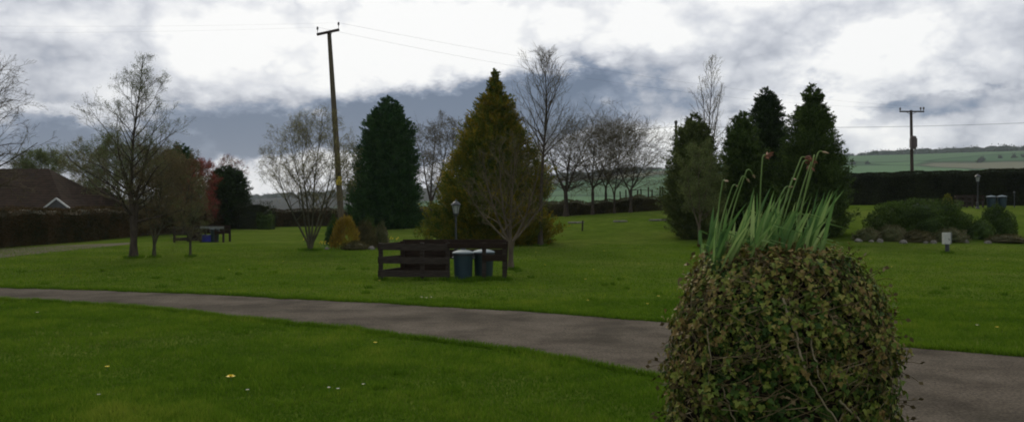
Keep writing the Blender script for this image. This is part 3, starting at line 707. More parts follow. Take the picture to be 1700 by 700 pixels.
# ================================================================== BUNGALOW behind the left hedge
def house():
    Y0 = 52.; pm = F / Y0
    xp = lambda px: (px - 850) / F * Y0
    b = np.array((xp(40), Y0, 0.)); o = thing('bungalow', 'brown tiled hipped roof bungalow with small white gable behind the left hedge', 'house', b)
    def hip(x0, x1, y0, y1, ze, zr, xa, xb):
        ym = (y0 + y1) / 2
        V = np.array([(x0, y0, ze), (x1, y0, ze), (x1, y1, ze), (x0, y1, ze), (xa, ym, zr), (xb, ym, zr)]) - b
        m = MB(); m.add(V, [(0, 1, 5, 4), (2, 3, 4, 5)]); m.add(V, [(1, 2, 5), (3, 0, 4)]); m.add(V, [(0, 3, 2, 1)]); return m
    z1 = ztop(347, Y0) - .1
    hip(xp(-260), xp(112), Y0, Y0 + 9, z1 - .15, ztop(280, Y0 + 4.5), xp(-120), xp(15)).build('roof', M_tile, o)
    hip(xp(20), xp(150), Y0 + 1.2, Y0 + 7.2, z1 - .12, ztop(311, Y0 + 4.2), xp(60), xp(118)).build('roof', M_tile, o)
    m = MB(); m.box(np.array(((xp(-240) + xp(100)) / 2, Y0 + 4.5, (z1 - .2) / 2)) - b, (xp(100) - xp(-240), 8, z1 - .2)); m.build('wall', M_brick, o)
    m = MB(); m.box(np.array(((xp(60) + xp(140)) / 2, Y0 + 4.2, (z1 - .25) / 2)) - b, (xp(140) - xp(60), 5.2, z1 - .25)); m.build('wall', M_brick, o)
    # projecting gable
    xa, xm, xb = xp(80), xp(103), xp(127); za, zt = ztop(347, Y0 - .6), ztop(330.5, Y0 - .6); yf = Y0 - .6
    V = np.array([(xa, yf, za), (xb, yf, za), (xm, yf, zt), (xa, yf + 3, za), (xb, yf + 3, za), (xm, yf + 3, zt)]) - b
    m = MB(); m.add(V[:3], [(0, 1, 2)]); m.build('gable', solid('gable_render', (.055, .052, .052), None, 5), o)
    m = MB(); m.add(V + (0, .012, .015), [(0, 2, 5, 3), (1, 4, 5, 2)]); m.build('roof', M_tile, o)
    m = MB()
    for (p, q) in (((xa - .12, za - .1), (xm, zt + .05)), ((xb + .12, za - .1), (xm, zt + .05))):
        dx, dz = q[0] - p[0], q[1] - p[1]; ln = math.hypot(dx, dz)
        m.box(np.array(((p[0] + q[0]) / 2, yf - .05, (p[1] + q[1]) / 2)) - b, (ln, .06, .085), ry=-atan2(dz, dx))
    m.build('bargeboard', M_board, o)
    m = MB(); m.box(np.array((xm, yf + 1.6, za / 2 - .05)) - b, (xb - xa - .3, 3, za - .1)); m.build('wall', M_brick, o)
house()

# ================================================================== HEDGES
hl = [G(-260, 432)[:2] + (0, .5), G(0, 410)[:2] + (0, .5), G(110, 402)[:2] + (0, .5), G(217, 392)[:2] + (0, .5), on(345, 60)[:2], on(430, 66)[:2], on(600, 71)[:2]]
hedge('long brown beech hedge in front of the bungalow, along the left of the lawn', hl, [1.42, 1.42, 1.44, 1.45, 1.3, 1.27, 1.22], 1.0, M_beech, 52000, .075)
hb = [on(604, 71)[:2], on(760, 68)[:2], on(930, 63)[:2], on(1105, 60)[:2], on(1290, 60)[:2], on(1388, 60)[:2]]
hedge('low ragged brown hedge at the back of the lawn under the bare trees', hb, [1.2, 1.15, .92, .85, .9, .9], 1.1, M_heath, 30000, .09, .09)
hr = [on(1392, 60)[:2], on(1520, 58)[:2], on(1640, 56.5)[:2], on(1800, 54)[:2], on(1960, 52)[:2]]
hedge('tall clipped dark green hedge below the hills on the right', hr, [2.04, 2.06, 2.14, 2.2, 2.2], 1.3, M_yew, 60000, .085, .030)
o = shrub('hedge_end', 'low flat dark evergreen beside the round topped conifer', 424, 0, 34, 44, M_yew, 5000, .07, 'hedge', Yd=61, ry=14, flat=.5)
o.name = 'evergreen_shrub'
o = shrub('clipped_shrub', 'small square yellow green bush in the far left hedge line', 441, 0, 14, 27, M_shrub, 1800, .06, 'shrub', Yd=60, ry=12, flat=.6)

# field fence beyond the back hedge
def field_fence():
    A, B = on(1030, 72), on(1112, 70); o = thing('field_fence', 'thin post and wire fence at the field edge behind the back hedge', 'fence', A)
    for k in range(10):
        p = A + (B - A) * (k + .25 * math.sin(k * 3)) / 9; p[2] = float(zg(p[0], p[1])); m = MB(); m.box(p - A + (0, 0, .75 + .05 * (k % 3)), (.09, .09, 1.5 + .1 * (k % 3)), ry=.03 * (k % 4 - 1.5)); m.build('post', M_fence, o)
    for zz in (.7, 1.0, 1.35):
        m = MB(); m.tube([(0, 0, zz), tuple(B - A + (0, 0, zz))], [.006, .006], 4); m.build('wire', M_metal, o)
field_fence()

# ================================================================== CONIFERS
conifer('tall dark green conical conifer right of the leaning pole', 643, 160,
        [(160, 2), (168, 12), (180, 22), (200, 33), (220, 40), (260, 47), (300, 52), (340, 57), (370, 59), (383, 52)], 55.5, M_pine, 2600, 36, .13, .55, .7)
conifer('broad golden brown conifer behind the lamp post, widest tree on the lawn', 822, 112,
        [(112, 1), (124, 3), (138, 9), (146, 15), (152, 13), (165, 24), (172, 29), (182, 27), (205, 40), (235, 58), (270, 72), (310, 86), (350, 95), (385, 98), (403, 88)], 37.5, M_gold, 3600, 38, .10, .50, .85, amp=.13)
conifer('short olive green conifer behind the pale trunked sapling', 1152, 190,
        [(188, 2), (197, 10), (215, 24), (255, 36), (300, 42), (350, 44), (380, 40), (397, 28)], 38.8, M_olive, 1900, 34, .09, .42, .6, amp=.13)
conifer('loose green conifer left of the two dark ones on the right', 1232, 186,
        [(184, 2), (192, 9), (212, 20), (235, 26), (270, 32), (320, 38), (395, 44)], 40.5, M_pine2, 1600, 34, .10, .46, .6, amp=.20)
conifer('near black conifer behind and between the two green ones', 1272, 146,
        [(144, 1), (152, 8), (165, 18), (200, 26), (230, 31), (280, 36), (392, 42)], 43., M_black, 1900, 36, .10, .46, .5, amp=.08)
conifer('tall dark conifer with nodding tip beside the clipped right hedge', 1347, 142,
        [(141, 1), (148, 9), (158, 17), (168, 12), (178, 19), (196, 30), (206, 27), (240, 40), (280, 51), (330, 58), (370, 60), (392, 50)], 39.5, M_pine2, 2500, 36, .10, .50, .6, amp=.18)
conifer('dark round topped conifer beyond the far picnic pen on the left', 378, 276,
        [(276, 6), (284, 20), (300, 28), (330, 33), (360, 35), (379, 35)], 62., M_black, 1500, 30, .12, .5, .5, amp=.06)
conifer('dark pine top showing above the brown trees on the left', 300, 236,
        [(238, 4), (248, 14), (262, 20), (275, 26), (310, 24), (345, 20)], 68., M_pine, 700, 26, .16, .7, .4, name='pine_tree', cat='pine', amp=.2)

# ================================================================== BROADLEAVED TREES
def hm(top, Y, px=None, base=None):
    return ztop(top, Y) - (float(zg((px - 850) / F * Y, Y)) if px else 0)
b = G(222, 428)
tree('broadleaf_tree', 'tallest left tree, slender, opening its first olive leaves on the lawn', 'tree', b, 6.35, .105,
     [(.30, 0, 1, .17, 2.4, 48), (-.55, .15, .68, .40, 1.2, 14), (.75, -.1, .64, .40, 1.1, 14)],
     dict(up=.10, levels=4, lr=1.1, kids=[6, 5, 4, 3], ang=38, a0=66, a1=24, jit=.10, env=lambda t: (1 - t) ** 1.15 * (1.0 if t > .3 else .75 + .8 * t) + .02, fork=.33, rmin=.0045), M_bark, M_twig, M_budolive, 2, .032)
b = G(256, 427)
tree('broadleaf_tree', 'short brown twiggy tree just right of the tall slender one', 'tree', b, 3.0, .055,
     [(.2, 0, 1, .22, 1.2, 20), (-.35, 0, .8, .3, 1., 14), (.5, .2, .85, .3, 1., 14)],
     dict(levels=3, lr=1.15, up=.07, kids=[7, 6, 4], ang=42, a0=62, a1=30, env=lambda t: .9 - .5 * t, fork=.16, rmin=.004), M_barkgreen, M_twig, M_budbrown, 3, .032)
b = G(316, 426)
tree('young_tree', 'small young tree on a short stem in front of the left picnic pen', 'tree', b, 2.5, .04,
     [(0, 0, 1, .2, .75, 14), (-.4, 0, .8, .25, .55, 8), (.35, .1, .8, .25, .55, 8)], dict(up=.06, kids=[6, 5, 4], ang=42, a0=60, a1=25, env=lambda t: .9 - .5 * t, fork=.2, rmin=.0035), M_barkgreen, M_twig, M_budolive, 2, .026)
b = G(515, 415)
tree('multi_stemmed_tree', 'multi stemmed tree with creamy spring buds left of the leaning pole', 'tree', b, 5.0, .062,
     [(.45, 0, 1, .25, 1.6, 20), (-.8, .2, .82, .25, 1.5, 17), (.95, 0, .90, .25, 1.3, 16), (-1.2, -.2, .66, .3, 1.3, 14), (-.3, .4, .9, .3, 1.4, 15), (1.25, .3, .68, .3, 1.1, 12)],
     dict(levels=4, lr=1.15, up=.10, kids=[5, 5, 3, 3], ang=36, a0=50, a1=18, env=lambda t: .9 - .6 * t, fork=.03, rmin=.0045, jit=.12), M_barkgreen, M_twigpale, M_bud, 2, .036)
b = G(848, 447)
tree('bare_tree', 'bare vase shaped little tree beside the bins in front of the golden conifer', 'tree', b, 3.4, .070,
     [(.1, 0, 1, .28, .95, 16), (-.75, .1, .82, .34, .7, 12), (.85, 0, .85, .34, .7, 12), (-1.15, -.2, .62, .42, .6, 10), (1.2, .2, .62, .42, .6, 10), (-.3, .3, .92, .30, .8, 12)],
     dict(levels=4, lr=1.2, up=.08, kids=[5, 4, 3, 2], ang=36, a0=52, a1=22, env=lambda t: .9 - .5 * t, fork=.20, rmin=.0045, jit=.11), M_barkpale, M_twigpale, None, 0)
b = G(897, 408)
tree('bare_tree', 'tall thin bare tree rising above the right side of the golden conifer', 'tree', b, 7.7, .085,
     [(.1, 0, 1, .44, 1.5, 44)], dict(lr=1.2, up=.12, kids=[6, 5, 4], ang=36, a0=42, a1=22, env=lambda t: (1 - t) ** .7 * .9 + .08, rmin=.006, jit=.10), M_bark, M_twigpale, None, 0)
b = G(1161, 411)
tree('young_tree', 'pale trunked sapling in olive bud in front of the short olive conifer', 'tree', b, 3.9, .055,
     [(.05, 0, 1, .24, 1.0, 20), (-.5, 0, .8, .3, .8, 10), (.5, .1, .85, .3, .8, 10)], dict(up=.06, kids=[6, 5, 4], ang=42, a0=62, a1=30, env=lambda t: .9 - .6 * t, fork=.22, rmin=.004), M_barkpale, M_twigpale, M_budolive, 6, .045)
Yb = 52.
tree('bare_tree', 'tall sparse bare tree showing above the short olive conifer', 'tree', on(1178, Yb), hm(93, Yb, 1178), .10,
     [(.1, 0, 1, .30, 1.5, 30), (-.6, .2, .86, .4, .9, 12), (.7, -.2, .82, .4, .9, 12)], dict(up=.16, kids=[5, 4, 3], ang=30, a0=44, a1=14, env=lambda t: (1 - t) ** .6 * .9 + .06, fork=.2, rmin=.008, jit=.09), M_bark, M_twigpale, M_bud, 1, .045)
# off frame to the left, its limbs reach in
tree('bare_tree', 'bare windswept tree whose limbs reach in at the left edge', 'tree', on(-78, 31), 6.2, .16,
     [(.4, 0, 1, .32, 2.5, 20), (1.3, .3, .86, .35, 1.8, 14), (-1.2, 0, .85, .35, 1.8, 8)], dict(up=.02, wind=(.45, 0, .12), levels=4, lr=1.15, kids=[6, 5, 4, 3], ang=40, a0=66, a1=30, env=lambda t: 1 - .5 * t, fork=.2, rmin=.006), M_bark, M_twig, None, 0)
# wind-bent row at the back of the lawn
GR = 'bare trees along the back hedge'
row = [(940, 61, 194, .17, 2.1, 24, 'thick trunked bare tree, leftmost of the windswept row along the back hedge'),
       (984, 60, 178, .10, 2.1, 24, 'second bare tree from the left in the windswept row, dense dark crown'),
       (1006, 62.5, 184, .08, 1.8, 18, 'third bare tree from the left in the windswept row, thin leaning stem'),
       (1020, 59.5, 198, .07, 1.6, 16, 'fourth bare tree from the left in the windswept row, slim upright stem'),
       (1047, 59, 204, .10, 2.1, 22, 'wide spreading bare tree at the right end of the windswept row')]
for px, Yr, tp, tr, er, nb, lab in row:
    sp = dict(levels=4, lr=1.3, minlen=.28, up=.02, wind=(.30, 0, .02), kids=[6, 5, 3, 2], ang=42, a0=66, a1=38, env=lambda t: .75 + .5 * t - .5 * t * t, fork=.28, rmin=.0075, jit=.11)
    tree('windswept_tree', lab, 'tree', on(px, Yr), hm(tp, Yr, px) * .86, tr, [(.3, 0, .94, .32, er * 1.3, nb), (-1.2, .2, .90, .32, er * 1.3, nb), (1.3, -.2, .86, .32, er * 1.3, nb - 2)], sp, M_bark, M_twig, None, 0, group=GR)
sp = dict(levels=4, lr=1.15, up=.03, wind=(-.2, 0, 0), kids=[6, 5, 4, 3], ang=44, a0=62, a1=38, env=lambda t: .9, fork=.25, rmin=.010, jit=.14)
tree('broadleaf_tree', 'hazy bare tree between the dark and the golden conifer', 'tree', on(716, 66), hm(208, 66, 716), .13, [(.2, 0, 1, .3, 2.1, 18), (-1., 0, .9, .35, 1.7, 13), (1.2, 0, .92, .35, 1.7, 13)], sp, M_bark, M_twigpale, M_budbrown, 1, .05)
tree('broadleaf_tree', 'bare tree touching the left shoulder of the golden conifer', 'tree', on(752, 67), hm(200, 67, 752), .12, [(.2, 0, 1, .3, 1.8, 16), (-1., 0, .85, .35, 1.5, 11), (.9, 0, .85, .35, 1.5, 9)], sp, M_bark, M_twigpale, M_budbrown, 1, .05)
tree('broadleaf_tree', 'pale budding tree half hidden by the dark conifer beside the pole', 'tree', on(588, 63), hm(248, 63, 588), .10, [(0, 0, 1, .3, 1.4, 14), (.7, 0, .8, .35, 1.1, 9), (-.5, 0, .8, .35, 1., 9)], dict(sp, wind=(0, 0, 0)), M_bark, M_twigpale, M_bud, 2, .05)
# behind the left hedge
sp = dict(levels=4, lr=1.15, up=.03, kids=[6, 5, 4, 3], ang=44, a0=66, a1=34, env=lambda t: .95 - .4 * t, fork=.2, rmin=.009, jit=.14)
for px, Yr, tp, er, lm, n, s, lab in [
    (66, 66, 262, 2.5, M_budolive, 5, .085, 'dark spreading umbrella crowned tree behind the bungalow roof'),
    (152, 60, 252, 2.0, M_bud, 3, .055, 'pale budding tree just right of the bungalow roof'),
    (196, 57, 236, 2.1, M_budolive, 4, .06, 'olive budding tree behind the trunk of the tallest left tree'),
    (262, 52, 246, 1.7, M_budbrown, 4, .05, 'brown budding tree behind the hedge, left of the red one'),
    (303, 50, 268, 1.6, M_budbrown, 4, .05, 'brown leafy tree behind the left picnic pen'),
    (332, 58, 270, 1.3, M_red, 4, .055, 'dark red leaved tree left of the round topped conifer'),
    (384, 66, 262, 1.3, M_red, 1, .06, 'thin red budding tree rising behind the round topped conifer')]:
    H = hm(tp, Yr, px)
    tree('broadleaf_tree', lab, 'tree', on(px, Yr), H, .10, [(0, 0, 1, .18, er, 18), (-er * .45, .2, .84, .22, er * .8, 13), (er * .45, -.2, .86, .22, er * .8, 13)], sp, M_bark, M_twig, lm, n, s)

# ================================================================== POLES AND WIRES
def insulator(m, c, s=1.):
    m.lathe(c, [(.02 * s, 0), (.02 * s, .07 * s), (.05 * s, .08 * s), (.065 * s, .12 * s), (.045 * s, .15 * s), (.06 * s, .19 * s), (.03 * s, .24 * s), (0, .25 * s)], 12)
YP = 45.; pb = on(568.5, YP); ptop = P(546.5, 56, YP)
o = thing('utility_pole', 'tall leaning wooden pole with crossarm, rising from the rockery', 'pole', pb)
rel = ptop - pb
MB().tube([(0, 0, -.2), tuple(rel * .35), tuple(rel * .7), tuple(rel)], [.155, .145, .125, .10], 14).build('pole', M_pole, o, smooth=True)
a0, a1 = P(527, 58.5, YP) - pb, P(564, 50.5, YP) - pb
am = MB(); dd = a1 - a0; am.box((a0 + a1) / 2 + (0, -.13, 0), (np.linalg.norm(dd), .10, .12), ry=-atan2(dd[2], dd[0])); am.build('crossarm', M_pole2, o)
ins1 = []
for e, q in ((a0, -.28), (a1, .28)):
    m = MB(); c = e + dd * (.03 if q < 0 else -.03) + (0, -.13, .05); m.tube([tuple(c), tuple(c + (0, 0, .13))], [.012, .012], 6); insulator(m, c + (0, 0, .12), .9); m.build('insulator', M_ins, o, smooth=True); ins1.append(pb + c + (0, 0, .30))
m = MB(); m.tube([tuple(a0 * .35 + a1 * .65 + (0, -.12, -.05)), tuple(rel * .955 + (.0, -.1, 0))], [.02, .02], 6); m.build('brace', M_metal, o)
pp = P(563.5, 300, YP) - pb; m = MB(); m.box(pp + (0, -.155, 0), (.30, .02, .42), ry=.04); m.build('warning_plate', M_warn, o)

YQ = 72.; qb = on(1515, YQ); qt = P(1512.5, 183, YQ)
o = thing('utility_pole', 'upright distant pole carrying a grey transformer beyond the right hedge', 'pole', qb)
rel = qt - qb
MB().tube([(0, 0, -.2), tuple(rel * .5), tuple(rel)], [.15, .13, .10], 12).build('pole', M_pole2, o, smooth=True)
a0, a1 = P(1492.5, 186, YQ) - qb, P(1533, 185, YQ) - qb
m = MB(); m.box((a0 + a1) / 2 + (0, -.12, 0), (a1[0] - a0[0], .1, .11)); m.tube([tuple((a0 * .75 + a1 * .25) + (0, -.1, 0)), tuple(rel * .955)], [.02, .02], 5); m.tube([tuple((a0 * .25 + a1 * .75) + (0, -.1, 0)), tuple(rel * .955)], [.02, .02], 5); m.build('crossarm', M_pole2, o)
ins2 = []
for t in (.02, .86, .98):
    m = MB(); c = a0 * (1 - t) + a1 * t + (0, -.12, .05); insulator(m, c, 1.2); m.build('insulator', M_ins, o, smooth=True); ins2.append(qb + c + (0, 0, .26))
m = MB(); c = P(1513, 248, YQ) - qb + (0, -.36, 0); m.lathe(c, [(.18, 0), (.22, .06), (.22, .95), (.19, 1.02), (.05, 1.06)], 16)
for k in (-1, 1): m.box(c + (k * .22, 0, .5), (.05, .3, .7))
m.box(c + (0, .2, .8), (.3, .3, .1)); m.box(c + (0, .2, .25), (.3, .3, .1))
m.build('transformer', M_trafo, o, smooth=False)
YR = 66.; rb = on(1122, YR); rt = ztop(202, YR)
o = thing('utility_pole', 'plain dark pole top standing behind the short olive conifer', 'pole', rb)
MB().tube([(0, 0, -.2), (0, 0, rt - rb[2])], [.13, .085], 12).build('pole', M_pole2, o)
m = MB(); m.lathe((0, 0, rt - rb[2]), [(.1, -.15), (.12, -.12), (.12, .04), (.02, .1)], 12); m.build('pole_cap', M_metal, o)

def wire(A, B, sag, label, r=.011):
    A, B = np.asarray(A, float), np.asarray(B, float); t = np.linspace(0, 1, 26)[:, None]
    p = A + (B - A) * t; p[:, 2] -= (4 * sag * t * (1 - t))[:, 0]
    o = MB().tube(p - A, [r] * 26, 5).build('overhead_wire', M_metal); o.location = tuple(A); return tag(o, label, 'wire', 'overhead wires')
wire(ins1[0], ins2[0], .9, 'faint wire from the leaning pole to the transformer pole, lower of that pair', .0035)
wire(ins1[1], ins2[2], .6, 'faint wire from the leaning pole to the transformer pole, upper of that pair', .0035)
wire(ins1[0], P(-500, 47, 44), .25, 'faint wire running left from the leaning pole, lower of the two', .0018)
wire(ins1[1], P(-500, 33, 44), .25, 'faint wire running left from the leaning pole, upper of the two', .0018)
c = rb + np.array((0, 0, rt - rb[2] - .35))
wire(c, P(1900, 194, 66), .35, 'single wire crossing the sky on the right below the crossarm', .012)
wire(c, P(690, 236, 100), .35, 'single wire running left behind the windswept bare trees', .012)

# ================================================================== FENCED BIN PENS
def pen(base, label, scale=1., gap=True, y1=1.0, mat=M_fence, x=None, group='bin pens on the lawn', light=None):
    """U shaped low timber pen; x in metres along the front"""
    o = thing('bin_pen', label, 'pen', base, group)
    H = .83 * scale
    xs = x or [-1.42, -.50, .07, .88, 1.33]
    sc_ = scale
    def board(p, q, z, h=.13, t=.025, mt=mat):
        p = np.array(p) * sc_; q = np.array(q) * sc_; d = q - p
        m = MB(); m.box(((p + q) / 2)[0:2].tolist() + [z * sc_], (np.linalg.norm(d), t, h * sc_), rz=atan2(d[1], d[0]) + .0, ry=rng.normal(0, .008)); m.build('board', mt, o)
    def post(px_, py_, h=H, w=.09):
        m = MB(); m.box((px_ * sc_, py_ * sc_, h / 2 - .02), (w * sc_, w * sc_, h + .04), ry=rng.normal(0, .015), rx=rng.normal(0, .015)); m.build('post', M_fencegrey if py_ == 0 else mat, o)
    for k in xs: post(k, 0, H * (1 + rng.normal(0, .01)))
    for k in (xs[0] + .36, xs[2] - .1, xs[4] + .02): post(k, y1)
    for z in (.74, .44, .15): board((xs[0], -.06), (xs[2] + .03, -.06), z, .14, mt=M_fencegrey)
    board((xs[2] - .0, -.062), (xs[4] + .04, -.062), .765, .12, mt=light or mat)
    board((xs[3] - .04, -.062), (xs[4] + .03, -.062), .50, .14)
    for z in (.76, .525, .225): board((xs[0] + .36, y1 + .06), ((xs[4] + .03) if z > .3 else xs[2] - .08, y1 + .06), z, .21)
    for z in (.74, .44, .15): board((xs[0] - .055, .0), (xs[0] + .31, y1), z, .14)
    return o
pbse = np.array(((738 - 850) / F * 20.1, 20.1, 0.))
o = pen(pbse, 'weathered dark timber pen round two bins, in the middle of the lawn')

def dustbin(base, label, d=.44, h=.60, body=M_bin, tilt=0., group='lidded bins in the timber pens'):
    o = thing('dustbin', label, 'bin', base, group); r = d / 2
    m = MB(); m.lathe((0, 0, 0), [(r * .84, 0), (r * .86, .02), (r * .97, h * .93), (r * .98, h * .93)], 30)
    for k in (-1, 1): m.box((k * r * 1.02, 0, h * .80), (.05, .12, .035))
    m.build('body', body, o, smooth=False)
    m = MB(); m.lathe((0, 0, 0), [(r * .985, h * .90), (r * 1.06, h * .90), (r * 1.06, h * .975), (r * .9, h * .98)], 30); m.build('rim', M_dark, o)
    m = MB(); m.lathe((0, 0, 0), [(r * 1.09, h * .975), (r * 1.10, h * 1.0), (r * .98, h * 1.035), (r * .55, h * 1.085), (r * .2, h * 1.10), (0.001, h * 1.10)], 30); m.build('lid', M_lid, o, smooth=False)
    m = MB(); m.tube([(-.06, 0, h * 1.09), (-.05, 0, h * 1.14), (.05, 0, h * 1.14), (.06, 0, h * 1.09)], [.013] * 4, 6); m.build('handle', M_lid, o)
    o.rotation_euler = (0, tilt, rng.uniform(-.4, .4)); return o
dustbin(on(769, 20.35), 'teal bin with pale domed lid, left one of the pair in the middle pen', .455, .60)
dustbin(on(803, 20.65), 'dark green bin with pale domed lid behind the post of the middle pen', .47, .60, M_bingreen)

# far left pen with blue crate and bin
Yl = G(330, 402)[1]; b = on(334, Yl)
pen(b, 'dark timber pen with pale front rail, far left near the hedge', .85, x=[-1.40, -.55, -.02, .75, 1.15], light=M_signgrey)
dustbin(on(356.5, Yl + .3), 'dark bin with pale lid in the far left pen', .38, .58, M_bingreen)
o = thing('plastic_crate', 'blue plastic crate on the grass in the far left pen', 'crate', on(343, Yl + .35))
m = MB()
for (cx, cy, sx, sy) in ((0, -.15, .46, .015), (0, .15, .46, .015), (-.23, 0, .015, .3), (.23, 0, .015, .3)): m.box((cx, cy, .16), (sx, sy, .28))
m.box((0, 0, .02), (.46, .3, .02)); m.build('body', M_blue, o)
m = MB()
for (cx, cy, sx, sy) in ((0, -.16, .50, .03), (0, .16, .50, .03), (-.24, 0, .03, .30), (.24, 0, .03, .30)): m.box((cx, cy, .305), (sx, sy, .03))
m.build('rim', M_blue, o)

# far right pen, bins, lamp and post
Yr = 52.
pen(on(1610, Yr), 'dark timber pen standing against the clipped right hedge', .85, x=[-.85, -.2, .2, .55, .9])
dustbin(on(1645.5, Yr), 'left one of the two far bins beside the clipped right hedge', .50, .62, M_bin)
dustbin(on(1663.5, Yr), 'right one of the two far bins beside the clipped right hedge', .50, .63, M_bin)
o = thing('marker_post', 'thin dark post right of the two far bins', 'post', on(1684, Yr), 'posts in the lawn')
MB().tube([(0, 0, 0), (0, 0, .85)], [.03, .025], 8).build('post', M_metal, o)
m = MB(); m.lathe((0, 0, .84), [(.05, 0), (.06, .03), (.03, .08), (0.001, .1)], 10); m.build('cap', M_metal, o)

def lantern(base, H, label, s=1.):
    o = thing('lamp_post', label, 'lamp post', base, 'lantern lamp posts'); h = H - .42 * s
    m = MB(); m.lathe((0, 0, 0), [(.09 * s, 0), (.09 * s, .05), (.055 * s, .09), (.05 * s, .35), (.032 * s, .38), (.026 * s, .7 * h), (.026 * s, h - .04), (.05 * s, h - .02), (.05 * s, h)], 14)
    m.build('post', M_lamp, o, smooth=False)
    z = h; q = s
    m = MB(); m.lathe((0, 0, z), [(.035 * q, 0), (.07 * q, .03 * q), (.07 * q, .05 * q)], 12)
    for k in range(6):
        a = k * pi / 3; m.tube([(.068 * q * cos(a), .068 * q * sin(a), z + .04 * q), (.115 * q * cos(a), .115 * q * sin(a), z + .27 * q)], [.006 * q] * 2, 4)
    m.build('frame', M_lamp, o)
    m = MB(); m.lathe((0, 0, z), [(.060 * q, .05 * q), (.105 * q, .265 * q)], 6); m.build('glass', M_glass, o)
    m = MB(); m.lathe((0, 0, z), [(.135 * q, .265 * q), (.14 * q, .28 * q), (.085 * q, .34 * q), (.05 * q, .36 * q), (.02 * q, .39 * q), (.022 * q, .41 * q), (0.001, .425 * q)], 12); m.build('cap', M_lamp, o)
    return o
Yl = 30.; lantern(on(757, Yl), ztop(331, Yl), 'black lantern lamp post in front of the golden conifer', 1.25)
Yl = 51.; b = on(1623, Yl); lantern(b, ztop(288, Yl) - b[2], 'slim grey lamp post against the clipped right hedge', 1.2)

def marker(base, label, s=1.):
    o = thing('hookup_marker', label, 'marker', base, 'white topped marker posts')
    m = MB(); m.lathe((0, 0, 0), [(.085 * s, 0), (.08 * s, .42 * s), (.07 * s, .45 * s)], 14); m.build('post', M_metal, o)
    m = MB(); m.box((-.04 * s, 0, .60 * s), (.27 * s, .17 * s, .46 * s)); m.build('head', M_signwhite, o)
    m = MB(); m.box((.13 * s, .02 * s, .62 * s), (.07 * s, .14 * s, .46 * s)); m.build('side_cover', M_signgrey, o)
    m = MB(); y = -.087 * s
    m.box((.035 * s, y, .56 * s), (.03 * s, .004, .09 * s)); m.box((.012 * s, y, .585 * s), (.05 * s, .004, .018 * s), ry=.6); m.build('lettering', M_signgrey, o)
    return o
marker(G(1572.5, 420), 'white box on a short black post in front of the rounded shrubs', .85)
marker(on(718.5, 50), 'tiny white topped marker post left of the golden conifer', .62)
marker(on(451, 64), 'tiny pale marker post against the far left hedge', .55)
o = thing('tree_stake', 'short brown stake standing alone on the far lawn', 'stake', G(967, 383))
MB().box((0, 0, .24), (.07, .07, .52), ry=.05).build('post', M_fencegrey, o)
# loose bamboo-like stake beside the little bare tree
def slab(px, py, w_, label):
    b = G(px, py); lob = lobes(4, .08); th = np.arange(14) * 2 * pi / 14; m = MB()
    V = np.concatenate([np.stack((w_ * np.cos(th) * lob(th, 0) * k, .30 * np.sin(th) * lob(th, 0) * k, np.full(14, z)), 1) for k, z in ((1, -.01), (1, .05), (.9, .065))] + [np.array([[0, 0, .07]])])
    m.add(V, [(i * 14 + a, i * 14 + (a + 1) % 14, (i + 1) * 14 + (a + 1) % 14, (i + 1) * 14 + a) for i in range(2) for a in range(14)]); m.add(V, [(28 + a, 28 + (a + 1) % 14, 42) for a in range(14)])
    o = m.build('stone_slab', M_rock); o.location = tuple(b); tag(o, label, 'stone', 'flat stones set in the lawn')
slab(957, 370, .45, 'flat pale stone in the far lawn, left of three'); slab(1030, 368, .40, 'flat pale stone in the far lawn, middle of three'); slab(1094, 366, .50, 'flat pale stone in the far lawn, right of three')

# ================================================================== ROCKERY (left of centre) and RIGHT BED
shrub('golden_shrub', 'upright golden orange twiggy shrub at the foot of the leaning pole', 573, 413, 22, 50, M_forsy, 2300, .15, ry=16, wid=.16, up=1.9, core=False)
shrub('evergreen_shrub', 'dark blue green shrub left of the golden orange one', 550, 408, 11, 34, M_pine, 1400, .05)
shrub('green_shrub', 'green leafy shrub standing behind the golden orange one', 556, 0, 14, 46, M_shrub, 1500, .06, Yd=37.5)
shrub('heather_shrub', 'grey brown heathery mound right of the golden orange shrub', 606, 411, 20, 44, M_heath, 2600, .05)
shrub('green_shrub', 'green capped bush at the back of the left rockery', 612, 0, 12, 44, M_shrub, 1300, .05, Yd=38.5)
shrub('heather_shrub', 'rounded olive brown bush at the right end of the left rockery', 633, 410, 13, 40, M_grey, 1800, .05)
shrub('heather_shrub', 'low dark heather cushion at the front of the left rockery', 590, 414, 24, 14, M_heath, 1300, .045)
shrub('clipped_shrub', 'large flat topped green shrub in the right hand bed', 1525, 390, 80, 60, M_shrub, 17000, .085, flat=.35, Yd=38.5, ry=44)
shrub('clipped_shrub', 'domed dark bush at the right end of the right hand bed', 1655, 393, 29, 50, M_pine2, 5200, .075, Yd=38.5)
shrub('green_shrub', 'low green bush between the flat topped shrub and the domed bush', 1625, 396, 26, 33, M_shrub, 2200, .05)
shrub('heather_shrub', 'grey green rockery cushion, leftmost in the right hand bed', 1440, 399, 24, 20, M_grey, 1700, .05)
shrub('heather_shrub', 'pale twiggy cushion below the left end of the flat topped shrub', 1480, 399, 26, 26, M_grey, 2000, .05)
shrub('heather_shrub', 'low brown cushion below the middle of the flat topped shrub', 1524, 401, 28, 18, M_heath, 1700, .05)
shrub('heather_shrub', 'low green brown cushion behind the white box marker', 1578, 401, 30, 22, M_grey, 1800, .05)
shrub('heather_shrub', 'flat brown cushion below the domed bush', 1672, 402, 34, 13, M_heath, 1500, .05)
shrub('golden_shrub', 'small olive gold bush at the foot of the clipped right hedge', 1573, 0, 8, 20, M_gold, 900, .07, Yd=53)
